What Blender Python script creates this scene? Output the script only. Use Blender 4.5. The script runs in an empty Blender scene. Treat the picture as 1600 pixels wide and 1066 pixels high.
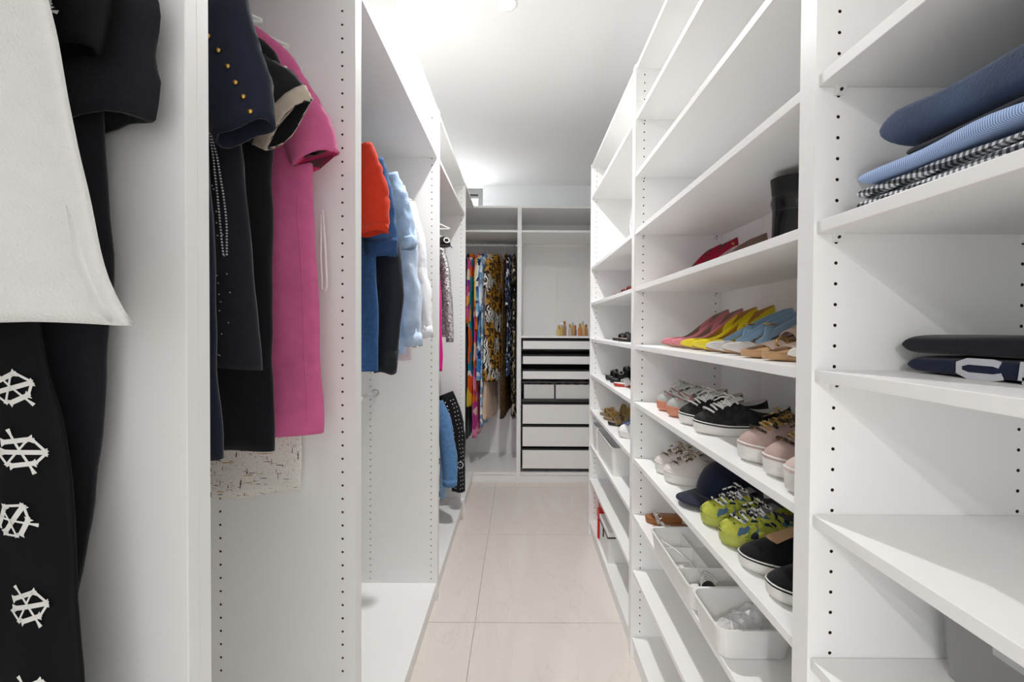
import bpy, math, random
import numpy as np
from mathutils import Vector, Matrix, noise
PI = math.pi
SC = bpy.context.scene
COL = SC.collection

# ------------------------------------------------------------------ camera
CAM_Z = 1.317
F_PX = 648.0
cd = bpy.data.cameras.new('camera')
cam = bpy.data.objects.new('camera', cd)
COL.objects.link(cam)
cd.sensor_fit = 'HORIZONTAL'
cd.sensor_width = 36.0
cd.lens = F_PX / 1600 * 36.0
cd.clip_start = 0.02
cam.matrix_world = (Matrix.Translation((0, 0, CAM_Z)) @ Matrix.Rotation(math.radians(90 - 0.8), 4, 'X')
                    @ Matrix.Rotation(math.radians(0.30), 4, 'Z'))
cd.shift_x = -11.0 / 1600
cd.shift_y = -10.0 / 1600
SC.camera = cam

# ------------------------------------------------------------------ world, exposure
w = bpy.data.worlds.new('daylight')
SC.world = w
w.use_nodes = True
bg = w.node_tree.nodes['Background']
bg.inputs[0].default_value = (0.95, 0.97, 1.0, 1)
bg.inputs[1].default_value = 0.95
SC.view_settings.view_transform = 'Standard'
SC.view_settings.look = 'None'
SC.view_settings.gamma = 1.0
SC.view_settings.use_curve_mapping = False
SC.view_settings.exposure = 0.93
SC.cycles.max_bounces = 14
SC.cycles.diffuse_bounces = 10

# daylight entering through the clerestory window in the end wall
wd = bpy.data.lights.new('window_daylight', 'AREA')
wd.shape = 'RECTANGLE'
wd.size = 0.5
wd.size_y = 0.24
wd.energy = 7.0
wd.color = (0.96, 0.98, 1.0)
wl = bpy.data.objects.new('window_daylight', wd)
COL.objects.link(wl)
wl.location = (-0.66, 4.42, 2.52)
wl.rotation_euler = (math.radians(-72), 0, 0)

# the room before the closet has ceiling lamps on its left: their two shadow lines cross the near shelving in the photograph
for k_, (lx, ly) in enumerate(((-1.25, -3.2), (-1.60, -4.3))):
    rl = bpy.data.lights.new('room_ceiling_lamp_%d_offscreen' % (k_ + 1), 'AREA')
    rl.shape = 'DISK'
    rl.size = 0.062
    rl.energy = 30
    rl.color = (1.0, 0.995, 0.99)
    ro = bpy.data.objects.new('room_ceiling_lamp_%d_offscreen' % (k_ + 1), rl)
    COL.objects.link(ro)
    ro.location = (lx, ly, 2.731)

# ------------------------------------------------------------------ materials
MATS = {}


def new_mat(name):
    m = bpy.data.materials.new(name)
    m.use_nodes = True
    nt = m.node_tree
    b = nt.nodes['Principled BSDF']
    return m, nt, b


def lin(c):
    return tuple(((v / 12.92) if v <= 0.04045 else ((v + 0.055) / 1.055) ** 2.4) for v in c[:3]) + (1,)


def hexc(h):
    return lin(tuple(int(h[i:i + 2], 16) / 255 for i in (0, 2, 4)))


def coords(nt, kind='Object', scale=(1, 1, 1), distort=0, dscale=5):
    tc = nt.nodes.new('ShaderNodeTexCoord')
    mp = nt.nodes.new('ShaderNodeMapping')
    mp.inputs['Scale'].default_value = scale
    nt.links.new(tc.outputs[kind], mp.inputs['Vector'])
    out = mp.outputs['Vector']
    if distort:
        n = nt.nodes.new('ShaderNodeTexNoise')
        n.inputs['Scale'].default_value = dscale
        nt.links.new(out, n.inputs['Vector'])
        v = nt.nodes.new('ShaderNodeVectorMath')
        v.operation = 'MULTIPLY_ADD'
        nt.links.new(n.outputs['Color'], v.inputs[0])
        v.inputs[1].default_value = (distort,) * 3
        nt.links.new(out, v.inputs[2])
        out = v.outputs[0]
    return out


def add_bump(nt, b, vec, scale, strength, dist=0.002, detail=4):
    n = nt.nodes.new('ShaderNodeTexNoise')
    n.inputs['Scale'].default_value = scale
    n.inputs['Detail'].default_value = detail
    nt.links.new(vec, n.inputs['Vector'])
    bp = nt.nodes.new('ShaderNodeBump')
    bp.inputs['Strength'].default_value = strength
    bp.inputs['Distance'].default_value = dist
    nt.links.new(n.outputs['Fac'], bp.inputs['Height'])
    nt.links.new(bp.outputs['Normal'], b.inputs['Normal'])


def mat(name, h, rough=0.6, metal=0.0, bump=None, spec=0.4, var=0.0, varscale=30, sheen=0.0, trans=0.0, alpha=1.0, coat=0.0):
    if name in MATS:
        return MATS[name]
    m, nt, b = new_mat(name)
    c = hexc(h)
    b.inputs['Base Color'].default_value = c
    b.inputs['Roughness'].default_value = rough
    b.inputs['Metallic'].default_value = metal
    b.inputs['Specular IOR Level'].default_value = spec
    b.inputs['Sheen Weight'].default_value = sheen
    b.inputs['Transmission Weight'].default_value = trans
    b.inputs['Alpha'].default_value = alpha
    b.inputs['Coat Weight'].default_value = coat
    vec = None
    if var or bump:
        vec = coords(nt)
    if var:
        n = nt.nodes.new('ShaderNodeTexNoise')
        n.inputs['Scale'].default_value = varscale
        n.inputs['Detail'].default_value = 5
        nt.links.new(vec, n.inputs['Vector'])
        r = nt.nodes.new('ShaderNodeValToRGB')
        r.color_ramp.elements[0].position = 0.3
        r.color_ramp.elements[1].position = 0.7
        r.color_ramp.elements[0].color = tuple(v * (1 - var) for v in c[:3]) + (1,)
        r.color_ramp.elements[1].color = tuple(min(1, v * (1 + var)) for v in c[:3]) + (1,)
        nt.links.new(n.outputs['Fac'], r.inputs['Fac'])
        nt.links.new(r.outputs['Color'], b.inputs['Base Color'])
    if bump:
        add_bump(nt, b, vec, bump[0], bump[1])
    MATS[name] = m
    return m


def fabric(name, h, var=0.08, varscale=60, bump=(220, 0.35), rough=0.85, sheen=0.15):
    return mat(name, h, rough=rough, bump=bump, spec=0.2, var=var, varscale=varscale, sheen=sheen)


def emit(name, h, strength):
    m, nt, b = new_mat(name)
    b.inputs['Base Color'].default_value = (0, 0, 0, 1)
    b.inputs['Emission Color'].default_value = hexc(h)
    b.inputs['Emission Strength'].default_value = strength
    return m


def palette_print(name, pal, scale=12, distort=0.12, dscale=7, stretch=(1, 1, 1), rough=0.75):
    if name in MATS:
        return MATS[name]
    m, nt, b = new_mat(name)
    vec = coords(nt, scale=stretch, distort=distort, dscale=dscale)
    v = nt.nodes.new('ShaderNodeTexVoronoi')
    v.inputs['Scale'].default_value = scale
    nt.links.new(vec, v.inputs['Vector'])
    sp = nt.nodes.new('ShaderNodeSeparateColor')
    nt.links.new(v.outputs['Color'], sp.inputs['Color'])
    r = nt.nodes.new('ShaderNodeValToRGB')
    cr = r.color_ramp
    cr.interpolation = 'CONSTANT'
    n = len(pal)
    cr.elements[0].position = 0
    cr.elements[0].color = hexc(pal[0])
    cr.elements[1].position = 1 / n
    cr.elements[1].color = hexc(pal[1])
    for i in range(2, n):
        e = cr.elements.new(i / n)
        e.color = hexc(pal[i])
    nt.links.new(sp.outputs[0], r.inputs['Fac'])
    nt.links.new(r.outputs['Color'], b.inputs['Base Color'])
    b.inputs['Roughness'].default_value = rough
    b.inputs['Specular IOR Level'].default_value = 0.25
    MATS[name] = m
    return m


def leopard(name, base, ring, dark, light, scale=38, zebra=True):
    if name in MATS:
        return MATS[name]
    m, nt, b = new_mat(name)
    vec = coords(nt, distort=0.05, dscale=18)
    v = nt.nodes.new('ShaderNodeTexVoronoi')
    v.inputs['Scale'].default_value = scale
    nt.links.new(vec, v.inputs['Vector'])
    r = nt.nodes.new('ShaderNodeValToRGB')
    cr = r.color_ramp
    cr.elements[0].position = 0
    cr.elements[0].color = hexc(ring)
    cr.elements[1].position = 0.22
    cr.elements[1].color = hexc(ring)
    for p, c in ((0.24, dark), (0.5, dark), (0.53, base), (1.0, base)):
        e = cr.elements.new(p)
        e.color = hexc(c)
    nt.links.new(v.outputs['Distance'], r.inputs['Fac'])
    out = r.outputs['Color']
    if zebra:
        wv = nt.nodes.new('ShaderNodeTexWave')
        wv.inputs['Scale'].default_value = 14
        wv.inputs['Distortion'].default_value = 9
        wv.inputs['Detail'].default_value = 1
        nt.links.new(vec, wv.inputs['Vector'])
        r2 = nt.nodes.new('ShaderNodeValToRGB')
        r2.color_ramp.interpolation = 'CONSTANT'
        r2.color_ramp.elements[0].color = hexc(dark)
        r2.color_ramp.elements[1].position = 0.5
        r2.color_ramp.elements[1].color = hexc(light)
        nt.links.new(wv.outputs['Fac'], r2.inputs['Fac'])
        big = nt.nodes.new('ShaderNodeTexVoronoi')
        big.inputs['Scale'].default_value = 7
        nt.links.new(vec, big.inputs['Vector'])
        sp = nt.nodes.new('ShaderNodeSeparateColor')
        nt.links.new(big.outputs['Color'], sp.inputs['Color'])
        gt = nt.nodes.new('ShaderNodeMath')
        gt.operation = 'GREATER_THAN'
        gt.inputs[1].default_value = 0.68
        nt.links.new(sp.outputs[0], gt.inputs[0])
        mx = nt.nodes.new('ShaderNodeMix')
        mx.data_type = 'RGBA'
        nt.links.new(gt.outputs[0], mx.inputs['Factor'])
        nt.links.new(out, mx.inputs['A'])
        nt.links.new(r2.outputs['Color'], mx.inputs['B'])
        out = mx.outputs['Result']
    nt.links.new(out, b.inputs['Base Color'])
    b.inputs['Roughness'].default_value = 0.7
    MATS[name] = m
    return m


def stripes(name, c1, c2, scale=60, direction='X', rough=0.8, width=0.5, distortion=0.0):
    if name in MATS:
        return MATS[name]
    m, nt, b = new_mat(name)
    vec = coords(nt)
    wv = nt.nodes.new('ShaderNodeTexWave')
    wv.bands_direction = direction
    wv.inputs['Scale'].default_value = scale
    wv.inputs['Distortion'].default_value = distortion
    nt.links.new(vec, wv.inputs['Vector'])
    r = nt.nodes.new('ShaderNodeValToRGB')
    r.color_ramp.interpolation = 'LINEAR'
    r.color_ramp.elements[0].position = max(0, width - .05)
    r.color_ramp.elements[0].color = hexc(c1)
    r.color_ramp.elements[1].position = min(1, width + .05)
    r.color_ramp.elements[1].color = hexc(c2)
    nt.links.new(wv.outputs['Fac'], r.inputs['Fac'])
    nt.links.new(r.outputs['Color'], b.inputs['Base Color'])
    b.inputs['Roughness'].default_value = rough
    MATS[name] = m
    return m


def gingham(name, dark, mid, light, scale=90):
    if name in MATS:
        return MATS[name]
    m, nt, b = new_mat(name)
    tc0 = nt.nodes.new('ShaderNodeTexCoord')
    mp0 = nt.nodes.new('ShaderNodeMapping')
    mp0.inputs['Rotation'].default_value = (0, .785, 0.12)
    nt.links.new(tc0.outputs['Object'], mp0.inputs['Vector'])
    vec = mp0.outputs['Vector']
    facs = []
    for d in ('X', 'Y'):
        wv = nt.nodes.new('ShaderNodeTexWave')
        wv.bands_direction = d
        wv.inputs['Scale'].default_value = scale
        nt.links.new(vec, wv.inputs['Vector'])
        g = nt.nodes.new('ShaderNodeMath')
        g.operation = 'GREATER_THAN'
        g.inputs[1].default_value = 0.5
        nt.links.new(wv.outputs['Fac'], g.inputs[0])
        facs.append(g)
    a = nt.nodes.new('ShaderNodeMath')
    a.operation = 'MULTIPLY_ADD'
    nt.links.new(facs[0].outputs[0], a.inputs[0])
    a.inputs[1].default_value = 0.5
    h = nt.nodes.new('ShaderNodeMath')
    h.operation = 'MULTIPLY'
    h.inputs[1].default_value = 0.5
    nt.links.new(facs[1].outputs[0], h.inputs[0])
    nt.links.new(h.outputs[0], a.inputs[2])
    r = nt.nodes.new('ShaderNodeValToRGB')
    cr = r.color_ramp
    cr.interpolation = 'CONSTANT'
    cr.elements[0].color = hexc(light)
    cr.elements[1].position = 0.3
    cr.elements[1].color = hexc(mid)
    e = cr.elements.new(0.8)
    e.color = hexc(dark)
    nt.links.new(a.outputs[0], r.inputs['Fac'])
    nt.links.new(r.outputs['Color'], b.inputs['Base Color'])
    b.inputs['Roughness'].default_value = 0.85
    MATS[name] = m
    return m


def tweed(name, base='EDEBE2'):
    m, nt, b = new_mat(name)
    cur = None
    rgb = nt.nodes.new('ShaderNodeRGB')
    rgb.outputs[0].default_value = hexc(base)
    cur = rgb.outputs[0]
    for i, (st, c, th) in enumerate((((38, 38, 260), '2F3A55', .79), ((260, 260, 45), '8A2E3A', .79),
                                     ((34, 34, 300), 'B98A45', .78), ((300, 300, 36), '3D3D46', .785),
                                     ((60, 60, 380), 'A33B4B', .79), ((500, 500, 500), 'D6D4CB', .62))):
        vec = coords(nt, scale=st)
        n = nt.nodes.new('ShaderNodeTexNoise')
        n.inputs['Scale'].default_value = 1.0
        n.inputs['Detail'].default_value = 0
        ad = nt.nodes.new('ShaderNodeVectorMath')
        ad.inputs[1].default_value = (17.3 * i, 9.1 * i, 4.7 * i)
        nt.links.new(vec, ad.inputs[0])
        nt.links.new(ad.outputs[0], n.inputs['Vector'])
        g = nt.nodes.new('ShaderNodeMath')
        g.operation = 'GREATER_THAN'
        g.inputs[1].default_value = th
        nt.links.new(n.outputs['Fac'], g.inputs[0])
        mx = nt.nodes.new('ShaderNodeMix')
        mx.data_type = 'RGBA'
        nt.links.new(g.outputs[0], mx.inputs['Factor'])
        nt.links.new(cur, mx.inputs['A'])
        mx.inputs['B'].default_value = hexc(c)
        cur = mx.outputs['Result']
    nt.links.new(cur, b.inputs['Base Color'])
    b.inputs['Roughness'].default_value = 0.9
    return m


def sequins(name, h):
    m, nt, b = new_mat(name)
    vec = coords(nt)
    v = nt.nodes.new('ShaderNodeTexVoronoi')
    v.inputs['Scale'].default_value = 110
    nt.links.new(vec, v.inputs['Vector'])
    r = nt.nodes.new('ShaderNodeValToRGB')
    r.color_ramp.elements[0].color = hexc('6F6F74')
    r.color_ramp.elements[1].color = hexc('F4F4F4')
    nt.links.new(v.outputs['Color'], r.inputs['Fac'])
    nt.links.new(r.outputs['Color'], b.inputs['Base Color'])
    b.inputs['Metallic'].default_value = 0.6
    b.inputs['Roughness'].default_value = 0.3
    bp = nt.nodes.new('ShaderNodeBump')
    bp.inputs['Strength'].default_value = 0.8
    bp.inputs['Distance'].default_value = 0.004
    nt.links.new(v.outputs['Distance'], bp.inputs['Height'])
    nt.links.new(bp.outputs['Normal'], b.inputs['Normal'])
    return m


def tile_mat():
    m, nt, b = new_mat('marble_tile')
    vec = coords(nt, kind='Object')
    geo = nt.nodes.new('ShaderNodeNewGeometry')
    mp = nt.nodes.new('ShaderNodeMapping')
    mp.inputs['Scale'].default_value = (3.0, 0.8, 1)
    mp.inputs['Rotation'].default_value = (0, 0, 0.25)
    nt.links.new(geo.outputs['Position'], mp.inputs['Vector'])
    n = nt.nodes.new('ShaderNodeTexNoise')
    n.inputs['Scale'].default_value = 1.6
    n.inputs['Detail'].default_value = 6
    n.inputs['Distortion'].default_value = 1.2
    nt.links.new(mp.outputs[0], n.inputs['Vector'])
    r = nt.nodes.new('ShaderNodeValToRGB')
    cr = r.color_ramp
    cr.elements[0].position = 0.3
    cr.elements[0].color = hexc('E0D7D0')
    cr.elements[1].position = 0.7
    cr.elements[1].color = hexc('E5DFD8')
    for p, c in ((0.492, 'E3DBD4'), (0.5, 'DCD3CB'), (0.508, 'E3DBD4')):
        e = cr.elements.new(p)
        e.color = hexc(c)
    nt.links.new(n.outputs['Fac'], r.inputs['Fac'])
    nt.links.new(r.outputs['Color'], b.inputs['Base Color'])
    b.inputs['Roughness'].default_value = 0.35
    b.inputs['Specular IOR Level'].default_value = 0.35
    return m


M_WHITE = mat('white_laminate', 'F3F3F2', rough=0.42, bump=(600, 0.04), spec=0.35)
M_BACK = mat('white_back_board', 'F1F1F0', rough=0.5, spec=0.3)
M_HOLE = mat('raw_chipboard', '4A3A2C', rough=0.95, spec=0.1, var=.2, varscale=400)
M_WALL = mat('painted_wall', 'F1F2F3', rough=0.8, bump=(300, 0.05), spec=0.2)
M_CEIL = mat('painted_ceiling', 'F0F0EF', rough=0.85, bump=(250, 0.05), spec=0.2)
M_GROUT = mat('tile_grout', 'B7AAA0', rough=0.9)
M_RAIL = mat('white_rail', 'ECECEA', rough=0.3, spec=0.5)
M_PLASTIC = mat('white_plastic', 'EDEDEB', rough=0.35, spec=0.45)
M_CLEAR = mat('clear_plastic', 'F4F6F8', rough=0.12, trans=0.0, alpha=0.32, spec=0.5)
M_FROST = mat('frosted_plastic', 'DADCDC', rough=0.4, alpha=0.55, spec=0.4)
M_CHROME = mat('chrome', 'D8D8D8', rough=0.2, metal=1.0)
M_BLACKMETAL = mat('dark_metal', '222222', rough=0.45, metal=0.3)
M_GOLD = mat('gold_metal', 'C9A25A', rough=0.3, metal=1.0)
M_TILE = tile_mat()

# ------------------------------------------------------------------ mesh helpers


class MB:
    def __init__(self):
        self.v = []
        self.f = []

    def box(self, x0, x1, y0, y1, z0, z1):
        n = len(self.v)
        self.v += [(x0, y0, z0), (x1, y0, z0), (x1, y1, z0), (x0, y1, z0), (x0, y0, z1), (x1, y0, z1), (x1, y1, z1), (x0, y1, z1)]
        self.f += [tuple(n + i for i in q) for q in ((0, 3, 2, 1), (4, 5, 6, 7), (0, 1, 5, 4), (1, 2, 6, 5), (2, 3, 7, 6), (3, 0, 4, 7))]
        return self

    def rings(self, rs, cap0=True, cap1=True, closed=True):
        n0 = len(self.v)
        m = len(rs[0])
        for r in rs:
            self.v += [tuple(float(c) for c in p) for p in r]
        for i in range(len(rs) - 1):
            a = n0 + i * m
            b_ = a + m
            for j in range(m if closed else m - 1):
                k = (j + 1) % m
                self.f.append((a + j, a + k, b_ + k, b_ + j))
        if closed and cap0:
            self.f.append(tuple(n0 + j for j in reversed(range(m))))
        if closed and cap1:
            e = n0 + (len(rs) - 1) * m
            self.f.append(tuple(e + j for j in range(m)))
        return self

    def tube(self, pts, r, n=8, cap=True):
        pts = [Vector(p) for p in pts]
        if isinstance(r, (int, float)):
            r = [r] * len(pts)
        rs = []
        prev = None
        for i, p in enumerate(pts):
            a = pts[max(0, i - 1)]
            b_ = pts[min(len(pts) - 1, i + 1)]
            t = (b_ - a)
            t = t.normalized() if t.length > 1e-9 else Vector((0, 0, 1))
            if prev is None:
                up = Vector((0, 0, 1)) if abs(t.z) < 0.9 else Vector((1, 0, 0))
                u = t.cross(up).normalized()
            else:
                u = (prev - t * prev.dot(t))
                u = u.normalized() if u.length > 1e-6 else t.orthogonal().normalized()
            prev = u
            v = t.cross(u)
            rs.append([p + (u * math.cos(2 * PI * k / n) + v * math.sin(2 * PI * k / n)) * r[i] for k in range(n)])
        return self.rings(rs, cap, cap)

    def lathe(self, prof, n=16, c=(0, 0, 0), sx=1, sy=1):
        rs = [[(c[0] + r * sx * math.cos(2 * PI * k / n), c[1] + r * sy * math.sin(2 * PI * k / n), c[2] + z) for k in range(n)] for r, z in prof]
        return self.rings(rs)

    def disc(self, c, nrm, r, n=8):
        c = Vector(c)
        nrm = Vector(nrm).normalized()
        u = nrm.orthogonal().normalized()
        v = nrm.cross(u)
        n0 = len(self.v)
        self.v += [tuple(c + (u * math.cos(2 * PI * k / n) + v * math.sin(2 * PI * k / n)) * r) for k in range(n)]
        self.f.append(tuple(n0 + k for k in range(n)))
        return self

    def dome(self, c, nrm, r, h, n=8):
        c = Vector(c)
        nrm = Vector(nrm).normalized()
        u = nrm.orthogonal().normalized()
        v = nrm.cross(u)
        rs = []
        for q, zz in ((1, 0), (.85, .55), (.45, .9), (.05, 1.0)):
            rs.append([c + nrm * h * zz + (u * math.cos(2 * PI * k / n) + v * math.sin(2 * PI * k / n)) * r * q for k in range(n)])
        return self.rings(rs)

    def build(self, name, m, parent=None, smooth=False, bevel=0.0, angle=None):
        me = bpy.data.meshes.new(name)
        me.from_pydata([tuple(p) for p in self.v], [], self.f)
        me.materials.append(m)
        if smooth:
            me.polygons.foreach_set('use_smooth', [True] * len(me.polygons))
        me.update()
        o = bpy.data.objects.new(name, me)
        COL.objects.link(o)
        if parent:
            o.parent = parent
        if bevel:
            md = o.modifiers.new('bevel', 'BEVEL')
            md.width = bevel
            md.segments = 2
            md.limit_method = 'ANGLE'
        return o


def tag(o, label, cat, group=None):
    o['label'] = label
    o['category'] = cat
    if group:
        o['group'] = group
    return o


def thing(name, label, cat, loc=(0, 0, 0), rz=0.0, group=None, rx=0.0, ry=0.0):
    o = bpy.data.objects.new(name, None)
    o.empty_display_size = 0.05
    COL.objects.link(o)
    o.location = loc
    o.rotation_euler = (rx, ry, rz)
    return tag(o, label, cat, group)


def struct(o):
    o['kind'] = 'structure'
    return o


def part(name, m, parent, *boxes, bevel=0.001):
    b = MB()
    for q in boxes:
        b.box(*q)
    return b.build(name, m, parent, bevel=bevel)


def copy_tree(o, parent=None):
    c = o.copy()
    COL.objects.link(c)
    if parent:
        c.parent = parent
    for ch in list(o.children):
        copy_tree(ch, c)
    return c


# ------------------------------------------------------------------ room shell
XL, XR = -0.388, 0.453            # front planes of the left and right wardrobes
WL, WR, YB, ZC = -0.985, 0.822, 4.125, 2.737
Y0 = -1.6                          # the closet is open to the room behind the camera
fl = struct(part('floor', M_GROUT, None, (-3.2, 2.6, -5.2, YB + .1, -0.06, -0.004), bevel=0))
TW = 0.80
tile_mesh = None
for i in range(-4, 4):
    for j in range(-9, 4):
        x0 = -0.19 + i * TW
        y0 = 1.841 + j * 0.796
        x1, y1 = x0 + TW, y0 + 0.796
        if y0 > YB or (y1 > 0 and (x1 < -1.0 or x0 > .83)):
            continue
        if tile_mesh is None:
            b = MB().box(.0013, TW - .0013, .0013, .796 - .0013, -.01, 0)
            o = b.build('tile', M_TILE, fl, bevel=0.0008)
            tile_mesh = o
        else:
            o = tile_mesh.copy()
            COL.objects.link(o)
            o.parent = fl
        o.location = (x0, y0, 0)
struct(part('ceiling', M_CEIL, None, (-3.2, 2.6, -5.2, YB + .25, ZC, ZC + .08), bevel=0))
struct(part('wall_left', M_WALL, None, (WL - .1, WL, -.25, YB, 0, ZC), bevel=0))
struct(part('wall_right', M_WALL, None, (WR, WR + .1, -.36, YB, 0, ZC), bevel=0))
# back wall with a clerestory window high in its left corner
WX0, WX1, WZ0, WZ1 = -0.95, -0.366, 2.385, 2.733
struct(part('wall_back', M_WALL, None, (WL - .1, WR + .1, YB, YB + .24, 0, WZ0), (WX1, WR + .1, YB, YB + .24, WZ0, ZC),
            (WL - .1, WX0, YB, YB + .24, WZ0, ZC), (WX0, WX1, YB, YB + .24, WZ1, ZC), bevel=0))
M_ALU = mat('grey_aluminium', '8E8E8C', rough=0.5, metal=0.2)
M_ALUD = mat('dark_gasket', '2C2C2B', rough=0.6)
win = thing('window_1', 'clerestory window with grey aluminium frame above the wardrobes', 'window', (0, 0, 0))
struct(win)
del win['category']
fy0, fy1 = YB + .09, YB + .15
part('window_frame', M_ALU, win, (WX0, WX1, fy0, fy1, WZ1 - .10, WZ1), (WX0, WX1, fy0, fy1, WZ0, WZ0 + .012),
     (WX1 - .055, WX1, fy0, fy1, WZ0, WZ1 - .10), (WX0, WX0 + .055, fy0, fy1, WZ0, WZ1 - .10))
part('frame_groove', M_ALUD, win, (WX0 + .05, WX1 - .055, fy0 - .003, fy0 + .002, WZ1 - .075, WZ1 - .058), bevel=0)
part('glass_pane', mat('window_glass', 'FFFFFF', rough=0.02, alpha=0.12), win, (WX0 + .055, WX1 - .055, fy0 + .03, fy0 + .034, WZ0 + .012, WZ1 - .10), bevel=0)

# ------------------------------------------------------------------ wardrobes
T = 0.018
H = 2.36
TOPZ = H - T
BOT0, BOT1 = 0.068, 0.088
HOLE0 = 0.109


HOLE_N, HOLE_R, HOLE_D, CELL = 70, .0028, .011, .008


def drilled_panel(t, W, ya, yb, inner, rows):
    """side panel (0..W, ya..yb, 0..H) whose face at y=inner is drilled with columns of blind peg holes at x in rows"""
    if not rows:
        return part('side_panel', M_WHITE, t, (0, W, ya, yb, 0, H))
    mb, cup = MB(), MB()
    mb.box(0, W, ya, yb, 0, H)
    mb.f.pop(2 if inner == ya else 4)                      # the drilled face is built below
    sg = 1 if inner == ya else -1                          # into the board
    z0 = HOLE0 - .016
    z1 = z0 + HOLE_N * .032

    def quad(xa, xb, za, zb):
        n = len(mb.v)
        mb.v += [(xa, inner, za), (xb, inner, za), (xb, inner, zb), (xa, inner, zb)]
        mb.f.append((n, n + 1, n + 2, n + 3) if sg > 0 else (n + 3, n + 2, n + 1, n))
    rows = sorted(rows)
    quad(0, W, 0, z0)
    quad(0, W, z1, H)
    x = 0
    for r in rows:
        quad(x, r - CELL, z0, z1)
        x = r + CELL
        for k in range(HOLE_N):
            zc = HOLE0 + k * .032
            ring = [(r + HOLE_R * math.cos(PI / 4 * q + PI / 8), zc + HOLE_R * math.sin(PI / 4 * q + PI / 8)) for q in range(8)]
            out = [(r + CELL, zc + HOLE_R), (r + CELL, zc + .016), (r - CELL, zc + .016), (r - CELL, zc + HOLE_R),
                   (r - CELL, zc - HOLE_R), (r - CELL, zc - .016), (r + CELL, zc - .016), (r + CELL, zc - HOLE_R)]
            n = len(mb.v)
            mb.v += [(p[0], inner, p[1]) for p in ring] + [(p[0], inner, p[1]) for p in out]
            for q in range(8):
                f = (n + q, n + (q + 1) % 8, n + 8 + (q + 1) % 8, n + 8 + q)
                mb.f.append(f if sg < 0 else f[::-1])
            c = len(cup.v)
            cup.v += [(p[0], inner, p[1]) for p in ring] + [(p[0], inner + sg * HOLE_D, p[1]) for p in ring]
            for q in range(8):
                cup.f.append((c + q, c + 8 + q, c + 8 + (q + 1) % 8, c + (q + 1) % 8))
            cup.f.append(tuple(c + 8 + q for q in range(8)))
    quad(x, W, z0, z1)
    o = mb.build('side_panel', M_WHITE, t)
    h = cup.build('peg_holes', M_HOLE, o)
    h['kind'] = 'stuff'
    return o


def wardrobe(name, label, cat, x0, x1, y0, y1, front, group=None, back=True, seams=(), shelves=(), shelf_front=0.004, top=True, hole_rows=(), plinth_in=0.012):
    """a flat-pack wardrobe body: front is the side it opens to ('+X', '-X' or '-Y')"""
    t = thing(name, label, cat, (x0, y0, 0), 0, group)
    W, D = x1 - x0, y1 - y0
    if front in ('+X', '-X'):
        fx = W if front == '+X' else 0
        s = -1 if front == '+X' else 1
        rows = [fx + s * r for r in hole_rows]
        drilled_panel(t, W, 0, T, T, rows)
        drilled_panel(t, W, D - T, D, D - T, rows)
        bx = (0, .005) if front == '+X' else (W - .005, W)
        px = (W - plinth_in - .012, W - plinth_in) if front == '+X' else (plinth_in, plinth_in + .012)
        part('plinth', M_WHITE, t, (px[0], px[1], T, D - T, 0, BOT0))
        cuts = [T] + [c for c in seams] + [D - T]
        for a, b_ in zip(cuts[:-1], cuts[1:]):
            part('back_board', M_BACK, t, (bx[0], bx[1], a + .0008, b_ - .0008, BOT0, H - .002), bevel=0)
        sx = (.006, W - shelf_front) if front == '+X' else (shelf_front, W - .006)
        part('top_board', M_WHITE, t, (sx[0], sx[1], T, D - T, TOPZ, H))
        part('bottom_board', M_WHITE, t, (sx[0], sx[1], T, D - T, BOT0, BOT1))
        for z in shelves:
            part('shelf', M_WHITE, t, (sx[0], sx[1], T + .001, D - T - .001, z - .018, z))
    else:
        part('side_panel', M_WHITE, t, (0, T, 0, D, 0, H))
        part('side_panel', M_WHITE, t, (W - T, W, 0, D, 0, H))
        part('plinth', M_WHITE, t, (T, W - T, plinth_in, plinth_in + .012, 0, BOT0))
        cuts = [T] + [c for c in seams] + [W - T]
        for a, b_ in zip(cuts[:-1], cuts[1:]):
            part('back_board', M_BACK, t, (a + .0008, b_ - .0008, D - .005, D, BOT0, H - .002), bevel=0)
        part('top_board', M_WHITE, t, (T, W - T, shelf_front, D - .006, TOPZ, H))
        part('bottom_board', M_WHITE, t, (T, W - T, shelf_front, D - .006, BOT0, BOT1))
        for z in shelves:
            part('shelf', M_WHITE, t, (T + .001, W - T - .001, shelf_front, D - .006, z - .018, z))
    return t


def rail(t, axis, c, z, a, b_, r=0.0125):
    mb = MB()
    lo = t.location
    if axis == 'Y':
        x = c - lo.x
        mb.tube([(x, a - lo.y, z), (x, b_ - lo.y, z)], r, 14)
        o = mb.build('clothes_rail', M_RAIL, t, smooth=True)
        for e in (a, b_):
            s = 1 if e == a else -1
            m2 = MB()
            m2.tube([(x, e - lo.y, z), (x, e - lo.y + s * .012, z)], .018, 14)
            m2.build('rail_bracket', M_CHROME, t)
    else:
        y = c - lo.y
        mb.tube([(a - lo.x, y, z), (b_ - lo.x, y, z)], r, 14)
        mb.build('clothes_rail', M_RAIL, t, smooth=True)
        for e in (a, b_):
            s = 1 if e == a else -1
            m2 = MB()
            m2.tube([(e - lo.x, y, z), (e - lo.x + s * .012, y, z)], .018, 14)
            m2.build('rail_bracket', M_CHROME, t)


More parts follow.
